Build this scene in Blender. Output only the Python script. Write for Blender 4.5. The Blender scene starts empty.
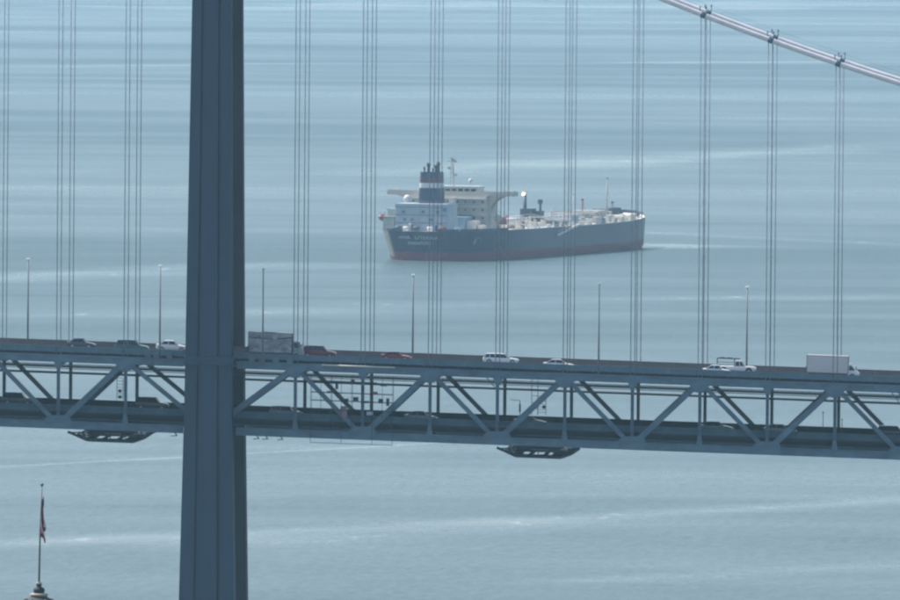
import bpy, bmesh, math, random
from mathutils import Vector, Matrix
random.seed(7)
C = bpy.context.scene.collection
R = math.radians
scene = bpy.context.scene

# ---------------------------------------------------------------- camera, sky, sun, exposure
CAM = Vector((0, 0, 150))
FPX = 13300.0                       # focal length in units of 1/900 of the frame width
PITCH = math.atan(460 / FPX)
ROLL = R(0.45)
MC = Matrix.Rotation(math.pi / 2 - PITCH, 3, 'X') @ Matrix.Rotation(ROLL, 3, 'Z')
cd = bpy.data.cameras.new('camera'); cam = bpy.data.objects.new('camera', cd); C.objects.link(cam)
cam.matrix_world = Matrix.Translation(CAM) @ MC.to_4x4()
cd.sensor_width = 36; cd.lens = 36 * FPX / 900
cd.clip_start = 10; cd.clip_end = 120000
scene.camera = cam

SUN_EL, SUN_AZ = R(54), R(-60)      # azimuth clockwise from +Y: ahead of the camera and to the left
sdir = Vector((math.sin(SUN_AZ) * math.cos(SUN_EL), math.cos(SUN_AZ) * math.cos(SUN_EL), math.sin(SUN_EL)))
world = bpy.data.worlds.new("World"); scene.world = world; world.use_nodes = True
wn = world.node_tree.nodes; wl = world.node_tree.links
sky = wn.new('ShaderNodeTexSky'); sky.sky_type = 'NISHITA'; sky.sun_disc = False
sky.sun_elevation = SUN_EL; sky.sun_rotation = SUN_AZ % (2 * math.pi)
sky.air_density = 1.0; sky.dust_density = 1.6; sky.ozone_density = 1.2
bg = wn['Background']; bg.inputs['Strength'].default_value = 0.15
wl.new(sky.outputs[0], bg.inputs['Color'])
sl = bpy.data.lights.new('sun', 'SUN'); sl.energy = 5.0; sl.angle = R(0.6); sl.color = (1, .95, .88)
so = bpy.data.objects.new('sun', sl); C.objects.link(so)
so.rotation_euler = (-sdir).to_track_quat('-Z', 'Y').to_euler(); so.location = (0, 0, 400)
scene.view_settings.view_transform = 'Standard'; scene.view_settings.look = 'None'
scene.view_settings.gamma = 1; scene.view_settings.exposure = 0.27
try:
    scene.view_settings.use_curve_mapping = False
except Exception: pass
scene.render.engine = 'CYCLES'
scene.cycles.use_denoising = True
scene.cycles.max_bounces = 6; scene.cycles.volume_bounces = 1
scene.cycles.filter_width = 2.4

# ---------------------------------------------------------------- layout helpers (a lens ray meets a real plane)
def ray(px, py):
    d = MC @ Vector(((px - 450) / FPX, -(py - 300) / FPX, -1)); return d
def on_water(px, py, z=0):
    d = ray(px, py); t = (z - CAM.z) / d.z; return CAM + d * t
def on_Y(px, py, Y):
    d = ray(px, py); t = Y / d.y; return CAM + d * t
ALPHA = R(3.1)
UX, NX = Vector((math.cos(ALPHA), -math.sin(ALPHA), 0)), Vector((math.sin(ALPHA), math.cos(ALPHA), 0))
P0 = on_Y(450, 372.7, 1800.0)
Z0 = P0.z
BASE = Vector((P0.x, P0.y, 0))
def loc(px, py, w=0.0):             # along-bridge metres and height where a ray meets the plane w metres behind the near truss
    d = ray(px, py); q = BASE + NX * w - CAM
    t = q.dot(NX) / d.dot(NX); p = CAM + d * t - BASE
    return p.dot(UX), p.z
WT = 20.1                           # distance between the two trusses
sa, za = loc(0, 344.7); sb, zb = loc(900, 377.8)
GR = (za - zb) / (sb - sa)
def ztop(s): return Z0 - GR * s     # centre of the top chord
DEPTH = 9.0
DECK = 0.85
LOW = -DEPTH + 1.75                 # lower roadway above/below the top chord centre
PANEL = 9.144
NR0 = loc(430, 400)[0]; NL0 = loc(125.5, 400)[0]; ST = loc(209.8, 400)[0]
right_nodes = [NR0 + PANEL * k for k in range(-2, 15)]
left_nodes = [NL0 - PANEL * k for k in range(0, 12)]
SMIN, SMAX = left_nodes[-1] - 4, right_nodes[-1] + 4

# ---------------------------------------------------------------- mesh helpers
def box(bm, c, s, rz=0.0, taper=1.0):
    x, y, z = s[0] / 2, s[1] / 2, s[2] / 2
    m = Matrix.Rotation(rz, 3, 'Z')
    vs = []
    for dz in (-1, 1):
        t = taper if dz > 0 else 1.0
        for dx, dy in ((-1, -1), (1, -1), (1, 1), (-1, 1)):
            vs.append(bm.verts.new(Vector(c) + m @ Vector((dx * x * t, dy * y * t, dz * z))))
    for f in ((3, 2, 1, 0), (4, 5, 6, 7), (0, 1, 5, 4), (1, 2, 6, 5), (2, 3, 7, 6), (3, 0, 4, 7)):
        bm.faces.new([vs[i] for i in f])
def beam(bm, p, q, w, h, up=(0, 1, 0)):     # w across 'up', h along it
    p, q = Vector(p), Vector(q); d = (q - p).normalized()
    u = Vector(up); u = (u - d * u.dot(d)).normalized(); v = d.cross(u)
    vs = []
    for e in (p, q):
        for a, b in ((-1, -1), (1, -1), (1, 1), (-1, 1)):
            vs.append(bm.verts.new(e + v * (a * w / 2) + u * (b * h / 2)))
    for f in ((3, 2, 1, 0), (4, 5, 6, 7), (0, 1, 5, 4), (1, 2, 6, 5), (2, 3, 7, 6), (3, 0, 4, 7)):
        bm.faces.new([vs[i] for i in f])
def tube(bm, pts, r, n=8, smooth=True):
    pts = [Vector(p) for p in pts]; rings = []
    for i, p in enumerate(pts):
        d = (pts[min(i + 1, len(pts) - 1)] - pts[max(i - 1, 0)]).normalized()
        u = d.orthogonal().normalized() if abs(d.y) > .9 or abs(d.z) > .99 else Vector((0, 1, 0)).cross(d).normalized()
        v = d.cross(u); rr = r[i] if isinstance(r, (list, tuple)) else r
        rings.append([bm.verts.new(p + (u * math.cos(2 * math.pi * k / n) + v * math.sin(2 * math.pi * k / n)) * rr) for k in range(n)])
    for a, b in zip(rings, rings[1:]):
        for k in range(n):
            f = bm.faces.new((a[k], a[(k + 1) % n], b[(k + 1) % n], b[k])); f.smooth = smooth
    bm.faces.new(rings[0][::-1]); bm.faces.new(rings[-1])
def lathe(bm, prof, c=(0, 0, 0), n=16):
    rings = [[bm.verts.new(Vector(c) + Vector((r * math.cos(2 * math.pi * k / n), r * math.sin(2 * math.pi * k / n), z))) for k in range(n)] for r, z in prof]
    for a, b in zip(rings, rings[1:]):
        for k in range(n):
            f = bm.faces.new((a[k], a[(k + 1) % n], b[(k + 1) % n], b[k])); f.smooth = True
    bm.faces.new(rings[0][::-1]); bm.faces.new(rings[-1])
def loft(bm, rings, caps=True, smooth=False):
    vr = [[bm.verts.new(p) for p in r] for r in rings]; n = len(rings[0])
    for a, b in zip(vr, vr[1:]):
        for k in range(n):
            f = bm.faces.new((a[k], a[(k + 1) % n], b[(k + 1) % n], b[k])); f.smooth = smooth
    if caps: bm.faces.new(vr[0][::-1]); bm.faces.new(vr[-1])
def plate(bm, outline, y0, y1):              # outline in x,z, thickness y0..y1
    a = [bm.verts.new((x, y0, z)) for x, z in outline]; b = [bm.verts.new((x, y1, z)) for x, z in outline]; n = len(a)
    bm.faces.new(a); bm.faces.new(b[::-1])
    for k in range(n): bm.faces.new((a[k], b[k], b[(k + 1) % n], a[(k + 1) % n]))
def finish(bm, name, m):
    bmesh.ops.recalc_face_normals(bm, faces=bm.faces)
    me = bpy.data.meshes.new(name); bm.to_mesh(me); bm.free()
    for mm in (m if isinstance(m, (list, tuple)) else [m]): me.materials.append(mm)
    return me
def obj(name, bm, m, parent=None, bevel=0):
    o = bpy.data.objects.new(name, finish(bm, name, m) if isinstance(bm, bmesh.types.BMesh) else bm)
    C.objects.link(o)
    if parent: o.parent = parent
    if bevel:
        md = o.modifiers.new('bevel', 'BEVEL'); md.width = bevel; md.segments = 2; md.limit_method = 'ANGLE'
    return o
def make(fn, *a, **k):
    bm = bmesh.new(); fn(bm, *a, **k); return bm
def tag(o, label=None, cat=None, group=None, kind=None):
    if label: o['label'] = label
    if cat: o['category'] = cat
    if group: o['group'] = group
    if kind: o['kind'] = kind
    return o
def thing(name, label, cat, location=(0, 0, 0), rz=0.0, group=None):
    o = bpy.data.objects.new(name, None); C.objects.link(o); o.location = location; o.rotation_euler = (0, 0, rz)
    o.empty_display_size = .5
    return tag(o, label, cat, group)
def copy_tree(o, parent=None):
    c = o.copy(); C.objects.link(c); c.parent = parent
    for ch in list(o.children): copy_tree(ch, c)
    return c

# ---------------------------------------------------------------- materials
def mat(name, col, rough=.5, metal=0, var=.12, scale=.5, bump=0.0, col2=None, streak=None, spec=.5, coat=0):
    m = bpy.data.materials.new(name); m.use_nodes = True; N = m.node_tree.nodes; L = m.node_tree.links
    b = N['Principled BSDF']; b.inputs['Roughness'].default_value = rough; b.inputs['Metallic'].default_value = metal
    b.inputs['Specular IOR Level'].default_value = spec
    b.inputs['Coat Weight'].default_value = coat
    tc = N.new('ShaderNodeTexCoord'); mp = N.new('ShaderNodeMapping'); L.new(tc.outputs['Object'], mp.inputs[0])
    if streak: mp.inputs['Scale'].default_value = streak
    nz = N.new('ShaderNodeTexNoise'); nz.inputs['Scale'].default_value = scale; nz.inputs['Detail'].default_value = 6; nz.inputs['Roughness'].default_value = .65
    L.new(mp.outputs[0], nz.inputs['Vector'])
    cr = N.new('ShaderNodeValToRGB'); cr.color_ramp.elements[0].position = .3; cr.color_ramp.elements[1].position = .72
    c2 = col2 or tuple(min(1, c * (1 + var)) for c in col)
    c1 = tuple(c * (1 - var) for c in col) if not col2 else col
    cr.color_ramp.elements[0].color = (*c1, 1); cr.color_ramp.elements[1].color = (*c2, 1)
    L.new(nz.outputs['Fac'], cr.inputs[0]); L.new(cr.outputs[0], b.inputs['Base Color'])
    if bump:
        bp = N.new('ShaderNodeBump'); bp.inputs['Strength'].default_value = bump; bp.inputs['Distance'].default_value = .05
        L.new(nz.outputs['Fac'], bp.inputs['Height']); L.new(bp.outputs[0], b.inputs['Normal'])
    return m
steel = mat('aluminium_grey_paint', (.105, .162, .208), .55, 0, .38, .45, .3, streak=(.5, .5, 1.0))
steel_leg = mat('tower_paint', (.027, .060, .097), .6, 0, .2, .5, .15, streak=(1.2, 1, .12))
leg_far = mat('tower_paint_far', (.012, .022, .038), .65, 0, .2, .5, .15, col2=(.034, .030, .042), streak=(1.5, 1, .05))  # far leg: darker tone with reddish streaks
steel_dark = mat('dark_and_shaded_steel', (.005, .013, .020), .7, 0, .3, .6, .2)  # dark steel; on lower floor members and kerb its darkness is painted shade
rail_paint = mat('railing_paint', (.105, .168, .21), .5, 0, .22, .8, .1)
rope_m = mat('galvanised_rope', (.27, .30, .36), .5, .3, .45, 1.2)
cable_m = mat('cable_paint', (.88, .80, .78), .3, 0, .12, .6, .1)
asphalt = mat('bridge_asphalt', (.030, .034, .036), .9, 0, .2, 1.5, .2)
concrete = mat('brown_concrete', (.215, .188, .178), .85, 0, .15, .6, .3, streak=(1, 1, .5))
low_conc = mat('painted_shade_concrete', (.004, .014, .018), .9, 0, .25, .6, .2)  # shade between the decks put into the concrete's colour
lamp_grey = mat('lamp_post_grey', (.25, .25, .24), .5, .3, .1, 2)
lens_w = mat('lamp_glass_white', (.85, .85, .82), .25, 0, .03, 2)
hull_m = mat('hull_slate_blue', (.030, .042, .085), .35, 0, .28, .25, .1, streak=(1, 1, .4))
boot_m = mat('red_boot_topping', (.23, .050, .070), .6, 0, .2, .15, .1)
white_m = mat('ship_white_paint', (.62, .62, .60), .45, 0, .08, .3)
cream_m = mat('ship_cream_paint', (.72, .66, .56), .5, 0, .08, .3)
acc_m = mat('accommodation_beige', (.44, .42, .37), .5, 0, .15, .3, col2=(.56, .51, .43))
pale_m = mat('ship_pale_grey', (.42, .46, .50), .5, 0, .1, .3)
navy_m = mat('funnel_navy', (.012, .025, .075), .45, 0, .15, .5)
fred_m = mat('funnel_red', (.11, .018, .035), .5, 0, .15, .5)
sooty = mat('sooty_pipe', (.02, .022, .028), .7, 0, .2, 1)
deckp = mat('deck_buff', (.70, .66, .60), .8, 0, .2, .2)
orange_m = mat('lifeboat_orange', (.26, .06, .06), .4, 0, .05, 1)
rust_m = mat('red_lead_paint', (.22, .045, .045), .6, 0, .15, 1)
bgrey_m = mat('winch_blue_grey', (.06, .075, .10), .6, 0, .2, .6)
glass_m = mat('dark_window_glass', (.02, .028, .035), .08, 0, .1, 1, spec=.8)
tyre_m = mat('tyre_rubber', (.02, .02, .02), .85, 0, .1, 3)
rim_m = mat('rim_metal', (.45, .45, .46), .3, .8, .05, 3)
chrome_m = mat('trim_grey', (.12, .12, .12), .4, .2, .05, 3)
head_m = mat('headlamp_glass', (.75, .77, .78), .15, 0, .03, 3)
tail_m = mat('tail_lamp_red', (.35, .02, .02), .3, 0, .05, 3)
pole_m = mat('flagpole_bronze', (.13, .13, .12), .5, .4, .1, 3)
stone_m = mat('buff_sandstone', (.42, .34, .27), .85, 0, .15, 1.2, .3)
lead_m = mat('dark_verdigris_roof', (.022, .035, .038), .7, 0, .3, 2, .2)
def emis(name, col, s):
    m = mat(name, col, .4); b = m.node_tree.nodes['Principled BSDF']
    b.inputs['Emission Color'].default_value = (*col, 1); b.inputs['Emission Strength'].default_value = s; return m
glow_m = emis('painted_sun_glint', (1, .78, .55), 6)  # glowing material that stands in for a sun glint

# water: one sheet; roughness and tint follow wind lanes and slicks that lie on it
def water_mat():
    m = bpy.data.materials.new('bay_water'); m.use_nodes = True; N = m.node_tree.nodes; L = m.node_tree.links
    b = N['Principled BSDF']; b.inputs['IOR'].default_value = 1.33
    g = N.new('ShaderNodeNewGeometry')
    def mapn(scale, rot=0):
        mp = N.new('ShaderNodeMapping'); L.new(g.outputs['Position'], mp.inputs[0]); mp.inputs['Scale'].default_value = scale
        mp.inputs['Rotation'].default_value = (0, 0, rot); return mp
    def noise(scale, rot, detail, dist=0, r=.55):
        mp = mapn(scale, rot); n = N.new('ShaderNodeTexNoise'); n.inputs['Scale'].default_value = 1; n.inputs['Detail'].default_value = detail
        n.inputs['Distortion'].default_value = dist; n.inputs['Roughness'].default_value = r
        L.new(mp.outputs[0], n.inputs['Vector']); return n.outputs['Fac']
    def math_(op, a, b_=None, c=None, clamp=False):
        n = N.new('ShaderNodeMath'); n.operation = op; n.use_clamp = clamp
        for i, v in enumerate((a, b_, c)):
            if v is None: continue
            if isinstance(v, (int, float)): n.inputs[i].default_value = v
            else: L.new(v, n.inputs[i])
        return n.outputs[0]
    big = noise((1 / 4200, 1 / 820, 1), R(2.5), 5, .9, .6)
    mid = noise((1 / 700, 1 / 90, 1), R(-2), 4, .7)
    fine = noise((1 / 2.4, 1 / 7, 1), R(6), 6, .2, .8)
    patch = noise((1 / 90, 1 / 150, 1), R(20), 4, .5, .6)
    sep = N.new('ShaderNodeSeparateXYZ'); L.new(g.outputs['Position'], sep.inputs[0])
    wob = noise((1 / 260, 1 / 900, 1), 0, 3, 0)
    # tide lines and slicks, each between two points on the water with a half width in metres
    total = None
    for (p, q, hw, amp) in STREAKS:
        A, B = on_water(*p), on_water(*q)
        d = (B - A); ln = math.hypot(d.x, d.y); d /= ln
        nx_, ny_ = -d.y, d.x
        c0 = -(A.x * nx_ + A.y * ny_)
        dist = math_('ADD', math_('ADD', math_('MULTIPLY', sep.outputs[0], nx_), math_('MULTIPLY', sep.outputs[1], ny_)), c0)
        dist = math_('ADD', dist, math_('MULTIPLY', math_('SUBTRACT', wob, .5), hw * 5))
        across = math_('SUBTRACT', 1, math_('ABSOLUTE', math_('DIVIDE', dist, hw)), clamp=True)
        along = math_('ADD', math_('ADD', math_('MULTIPLY', sep.outputs[0], d.x), math_('MULTIPLY', sep.outputs[1], d.y)), -(A.x * d.x + A.y * d.y))
        along = math_('DIVIDE', along, ln)
        end = math_('MULTIPLY', math_('MULTIPLY', math_('MULTIPLY', along, math_('SUBTRACT', 1, along)), 6), 1, clamp=True)
        k = math_('MULTIPLY', math_('MULTIPLY', across, end), amp)
        total = k if total is None else math_('ADD', total, k)
    brk = math_('ADD', .35, math_('MULTIPLY', mid, 1.3))
    total = math_('MULTIPLY', total, brk)
    f = math_('ADD', math_('MULTIPLY', math_('SUBTRACT', big, .5), 2.3), math_('MULTIPLY', math_('SUBTRACT', mid, .5), 0.7))
    f = math_('ADD', f, math_('MULTIPLY', math_('SUBTRACT', patch, .5), .5))
    f = math_('ADD', math_('ADD', f, .40), total, clamp=True)     # 0 = wind-ruffled, 1 = slick
    rough = math_('ADD', math_('ADD', math_('MULTIPLY', f, -.24), .43), math_('MULTIPLY', math_('SUBTRACT', fine, .5), .36))
    L.new(rough, b.inputs['Roughness'])
    mix = N.new('ShaderNodeMix'); mix.data_type = 'RGBA'; L.new(f, mix.inputs[0])
    mix.inputs[6].default_value = (.046, .077, .076, 1); mix.inputs[7].default_value = (.092, .125, .120, 1)
    # fine ripples speckle
    mx2 = N.new('ShaderNodeMix'); mx2.data_type = 'RGBA'; mx2.blend_type = 'MULTIPLY'; mx2.inputs[0].default_value = .9
    cr = N.new('ShaderNodeValToRGB'); cr.color_ramp.elements[0].color = (.1, .12, .12, 1); cr.color_ramp.elements[1].color = (2.1, 2.1, 2.1, 1)
    cr.color_ramp.elements[0].position = .3; cr.color_ramp.elements[1].position = .7
    L.new(fine, cr.inputs[0]); L.new(mix.outputs[2], mx2.inputs[6]); L.new(cr.outputs[0], mx2.inputs[7])
    L.new(mx2.outputs[2], b.inputs['Base Color'])
    cap = noise((1 / 7, 1 / 24, 1), R(4), 3, 0, .6)
    cap = math_('MULTIPLY', math_('MULTIPLY', math_('SUBTRACT', cap, .61), 9, clamp=True), total, clamp=True)  # glint and whitecap specks, painted white along the streaks
    mx3 = N.new('ShaderNodeMix'); mx3.data_type = 'RGBA'; L.new(cap, mx3.inputs[0]); L.new(mx2.outputs[2], mx3.inputs[6]); mx3.inputs[7].default_value = (.7, .7, .68, 1)
    L.new(mx3.outputs[2], b.inputs['Base Color'])
    w1 = noise((1 / 5.0, 1 / 9.0, 1), R(10), 5, 0, .6)
    bp = N.new('ShaderNodeBump'); bp.inputs['Strength'].default_value = 1; bp.inputs['Distance'].default_value = .5
    L.new(w1, bp.inputs['Height']); L.new(bp.outputs[0], b.inputs['Normal'])
    return m
# ((px,py),(px,py), half width m, strength): where the photograph shows the tide lines, on the sea surface
STREAKS = [((-250, 560), (1150, 488), 17, .42), ((150, 548), (620, 521), 22, .3), ((-150, 283), (420, 262), 40, .45),
           ((-100, 472), (560, 436), 5, .5), ((632, 249), (735, 245), 32, .8), ((560, 230), (1100, 250), 26, .3),
           ((-100, 322), (500, 300), 40, .28), ((450, 300), (1000, 296), 35, .4), ((500, 585), (980, 560), 14, .25),
           ((300, 176), (1000, 140), 60, .5), ((-60, 66), (1000, 61), 60, .6), ((-60, 8), (1000, 3), 320, .6)]
bm = bmesh.new()
xs = [-24000, -9000, -3000, -800, 800, 3000, 9000, 24000]; ys = [-3500, -500, 1200, 2500, 5000, 9000, 18000, 44000]
gv = [[bm.verts.new((x, y, 0)) for x in xs] for y in ys]
for j in range(len(ys) - 1):
    for i in range(len(xs) - 1): bm.faces.new((gv[j][i], gv[j][i + 1], gv[j + 1][i + 1], gv[j + 1][i]))
tag(obj('water', bm, water_mat()), 'calm pale blue bay water with long slicks and wind lanes', kind='structure')

# haze over the whole bay
hz = bpy.data.materials.new('sea_haze'); hz.use_nodes = True
for n in list(hz.node_tree.nodes): hz.node_tree.nodes.remove(n)
ho = hz.node_tree.nodes.new('ShaderNodeOutputMaterial'); pv = hz.node_tree.nodes.new('ShaderNodeVolumePrincipled')
pv.inputs['Color'].default_value = (.50, .80, .98, 1); pv.inputs['Density'].default_value = 3.6e-5; pv.inputs['Anisotropy'].default_value = .2
hz.node_tree.links.new(pv.outputs[0], ho.inputs['Volume'])
bm = bmesh.new(); box(bm, (0, 20500, 95), (50000, 50000, 206))
tag(obj('haze', bm, hz), 'thin blue sea haze lying over the bay', kind='stuff')

# ---------------------------------------------------------------- the bridge
G_BR = 'suspension bridge'
bridge = thing('suspension_bridge', 'grey double-deck suspension bridge with steel truss and hanging ropes crossing the bay', 'bridge', BASE, -ALPHA)
def bobj(name, fn, m=steel, parent=bridge, bevel=0):
    b_ = bmesh.new(); fn(b_); return obj(name, b_, m, parent, bevel)
def inst(name, me, location, parent=bridge):
    o = bpy.data.objects.new(name, me); C.objects.link(o); o.parent = parent; o.location = location; return o
def nodes_of():
    L_ = []
    for k, s in enumerate(right_nodes): L_.append((s, k % 2 == 0))
    for k, s in enumerate(left_nodes): L_.append((s, k % 2 == 0))
    return sorted(L_)
NODES = nodes_of()
SIDES = (0.0, WT)
# chords: boxed members, spliced at each node
for w in SIDES:
    def ch(bm, dz, h, d):
        for a, b in ((SMIN, ST - 3.6), (ST + 3.6, SMAX)):
            beam(bm, (a, w, ztop(a) + dz), (b, w, ztop(b) + dz), h, d)
            for e in (-1, 1):                                   # flange lips
                beam(bm, (a, w, ztop(a) + dz + e * (h / 2 - .06)), (b, w, ztop(b) + dz + e * (h / 2 - .06)), .10, d + .10)
    bobj('top_chord', lambda bm: ch(bm, 0, 1.0, .80))
    bobj('bottom_chord', lambda bm: ch(bm, -DEPTH, 1.10, .80))
# splice plates on the chords
spl = finish(make(box, (0, 0, 0), (1.5, .06, .72)), 'splice_plate', steel)
for i, (s, _) in enumerate(NODES):
    if abs(s - ST) < 1: continue
    for dz in (0, -DEPTH):
        ss = s + PANEL * .5
        if abs(ss - ST) < 5: continue
        inst('splice_plate', spl, (ss, -.452, ztop(ss) + dz))
# vertical posts: H section
post_bm = bmesh.new()
hgt = DEPTH - 1.0
for e in (-1, 1): box(post_bm, (e * .19, 0, 0), (.05, .52, hgt))
box(post_bm, (0, 0, 0), (.34, .06, hgt))
for k in range(9): box(post_bm, (0, .2, -hgt / 2 + .6 + k * .86), (.34, .03, .3)); box(post_bm, (0, -.2, -hgt / 2 + .6 + k * .86), (.34, .03, .3))
post_me = finish(post_bm, 'post', steel)
foot_bm = bmesh.new()                                            # small flared foot and head
plate(foot_bm, [(-.42, 0), (.42, 0), (.24, 1.25), (-.24, 1.25)], -.43, -.40)
foot_me = finish(foot_bm, 'foot_plate', steel)
head_bm = bmesh.new(); plate(head_bm, [(-.6, 0), (.6, 0), (.26, -.95), (-.26, -.95)], -.43, -.40)
head_me = finish(head_bm, 'head_plate', steel)
gus_t = bmesh.new(); plate(gus_t, [(-2.0, .45), (2.0, .45), (1.35, -.52), (.5, -1.45), (-.5, -1.45), (-1.35, -.52)], -.47, -.41)
gus_b = bmesh.new(); plate(gus_b, [(-1.85, -.5), (1.85, -.5), (1.85, .75), (1.2, 1.3), (-1.2, 1.3), (-1.85, .75)], -.47, -.41)
gus_t, gus_b = finish(gus_t, 'gusset_plate', steel), finish(gus_b, 'gusset_plate', steel)
for w in SIDES:
    for s, top in NODES:
        z = ztop(s)
        inst('post', post_me, (s, w, z - DEPTH / 2))
        inst('gusset_plate', gus_t if top else gus_b, (s, w, z if top else z - DEPTH))
        inst('head_plate' if not top else 'foot_plate', head_me if not top else foot_me, (s, w, z - .45 if not top else z - DEPTH + .5))
# diagonals, each a boxed member with lacing on its sides
def diagonal(s0, t0, s1, t1, w):
    p = Vector((s0, w, ztop(s0) + (0 if t0 else -DEPTH))); q = Vector((s1, w, ztop(s1) + (0 if t1 else -DEPTH)))
    d = (q - p).normalized(); p = p + d * .9; q = q - d * .9
    rising = q.z > p.z
    wid = .80 if rising else .58
    bm = bmesh.new(); up = d.cross(Vector((0, 1, 0)))
    off = up * (wid / 2 - .06)
    beam(bm, p + off, q + off, .12, .62); beam(bm, p - off, q - off, .12, .62)
    for yy in (-.25, .25):
        beam(bm, p + Vector((0, yy, 0)), q + Vector((0, yy, 0)), wid - .22, .03)
    n = 11
    for k in range(n):
        a = p + (q - p) * (k + .5) / n
        beam(bm, a - off + Vector((0, -.29, 0)), a + off + Vector((0, -.29, 0)), .14, .04)
    obj('diagonal', bm, steel, bridge)
for w in SIDES:
    for (s0, t0), (s1, t1) in zip(NODES, NODES[1:]):
        if s0 < ST < s1: continue
        diagonal(s0, t0, s1, t1, w)
    diagonal(NL0, True, ST, False, w); diagonal(ST, False, right_nodes[0], True, w)
# floor beams, stringers and decks
fb_bm = bmesh.new(); box(fb_bm, (0, WT / 2, 0), (.30, WT - .9, .9)); box(fb_bm, (0, WT / 2, .42), (.5, WT - .9, .06)); box(fb_bm, (0, WT / 2, -.42), (.5, WT - .9, .06))
fb_me = finish(fb_bm, 'floor_beam', steel); fbl_me = fb_me.copy(); fbl_me.materials[0] = steel_dark  # lower beams take the darker steel as painted shade
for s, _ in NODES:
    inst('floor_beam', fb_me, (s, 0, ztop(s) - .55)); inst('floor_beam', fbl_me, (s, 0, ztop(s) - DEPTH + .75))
for k in range(6):
    w = 1.6 + k * (WT - 3.2) / 5
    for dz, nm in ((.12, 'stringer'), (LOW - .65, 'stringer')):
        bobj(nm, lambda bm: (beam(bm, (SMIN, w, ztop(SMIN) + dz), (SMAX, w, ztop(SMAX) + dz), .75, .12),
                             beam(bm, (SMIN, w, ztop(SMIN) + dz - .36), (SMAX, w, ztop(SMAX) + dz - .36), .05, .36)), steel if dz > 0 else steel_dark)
# light longitudinal lines hung at staggered depths under the upper floor
for w, dz in ((.8, -.82), (2.5, -1.12), (5.0, -1.20), (8.0, -1.52), (12.0, -1.62), (16.0, -2.05), (18.6, -1.72)):
    bobj('lateral_strut', lambda bm: beam(bm, (SMIN, w, ztop(SMIN) + dz), (SMAX, w, ztop(SMAX) + dz), .10, .14))
bobj('service_pipe', lambda bm: tube(bm, [(SMIN, WT - .8, ztop(SMIN) - 2.75), (ST - 3.4, WT - .8, ztop(ST - 3.4) - 2.75)], .15, 8), steel_dark)
bobj('service_pipe', lambda bm: tube(bm, [(ST + 3.4, WT - .8, ztop(ST + 3.4) - 2.75), (SMAX, WT - .8, ztop(SMAX) - 2.75)], .15, 8), steel_dark)
bobj('upper_deck', lambda bm: beam(bm, (SMIN, WT / 2, ztop(SMIN) + DECK - .14), (SMAX, WT / 2, ztop(SMAX) + DECK - .14), .26, WT - 1.2), asphalt)
bobj('lower_deck', lambda bm: beam(bm, (SMIN, WT / 2, ztop(SMIN) + LOW - .14), (SMAX, WT / 2, ztop(SMAX) + LOW - .14), .26, WT - 1.3), asphalt)
line_m = mat('lane_paint', (.75, .74, .7), .7, 0, .1, 3)
def lanes(bm, dz):
    for k in range(1, 5):
        w = .9 + k * (WT - 1.8) / 5; s = SMIN + 1
        while s < SMAX - 3:
            box(bm, (s + .9, w, ztop(s + .9) + dz + .005), (1.8, .12, .006)); s += 7.3
bobj('lane_marking', lambda bm: lanes(bm, DECK), line_m); bobj('lane_marking', lambda bm: lanes(bm, LOW), line_m)
# parapets
def parapet_panel(bm, h, th, ln):
    box(bm, (0, 0, h / 2), (ln - .012, th, h)); box(bm, (0, 0, h + .04), (ln, th + .12, .08))
HP = PANEL / 2
def seg_me(name, m, h, th, z_off=0):
    bm = bmesh.new(); parapet_panel(bm, h, th, HP)
    for v in bm.verts: v.co.z += z_off - GR * v.co.x
    return finish(bm, name, m)
pn_near = seg_me('parapet_panel', rail_paint, .72, .10, .02)
pn_far = seg_me('parapet_panel', concrete, .80, .22)
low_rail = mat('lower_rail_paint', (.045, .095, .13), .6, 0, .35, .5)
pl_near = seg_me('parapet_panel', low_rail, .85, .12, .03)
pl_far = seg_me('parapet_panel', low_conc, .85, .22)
nseg = int((SMAX - SMIN) / HP)
for k in range(nseg):
    s = SMIN + (k + .5) * HP
    inst('parapet_panel', pn_near, (s, .14, ztop(s) + DECK)); inst('parapet_panel', pn_far, (s, WT - .62, ztop(s) + DECK))
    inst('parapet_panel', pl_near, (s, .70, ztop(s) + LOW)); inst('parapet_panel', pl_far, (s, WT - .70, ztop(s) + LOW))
pp = bmesh.new(); box(pp, (0, 0, .34), (.13, .16, .84)); pp_me = finish(pp, 'parapet_post', rail_paint)
for k in range(nseg * 2):
    s = SMIN + (k + .5) * HP / 2
    inst('parapet_post', pp_me, (s, .10, ztop(s) + DECK))
curb = bobj('kerb_beam', lambda bm: beam(bm, (SMIN, .52, ztop(SMIN) + .68), (SMAX, .52, ztop(SMAX) + .68), .42, .2), steel_dark)  # dark colour paints the shadow gap under the railing
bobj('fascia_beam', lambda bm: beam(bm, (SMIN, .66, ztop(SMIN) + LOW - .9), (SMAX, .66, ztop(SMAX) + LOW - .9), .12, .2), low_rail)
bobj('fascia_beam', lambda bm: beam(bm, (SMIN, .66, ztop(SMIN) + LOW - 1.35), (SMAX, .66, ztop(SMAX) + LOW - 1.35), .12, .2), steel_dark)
# small utility fittings visible between the chord and the railing around the tower
for px in (170, 200, 252, 262, 276, 290, 148, 156):
    s = loc(px, 360)[0]
    bobj('bracket', lambda bm: (box(bm, (s, -.35, ztop(s) + .75), (.8, .4, .9)),), steel)
bobj('pipe_rail', lambda bm: (tube(bm, [(loc(322, 363)[0], -.48, ztop(loc(322, 363)[0]) + .42), (loc(395, 367)[0], -.48, ztop(loc(395, 367)[0]) + .42)], .10, 6)), cream_m)

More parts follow.
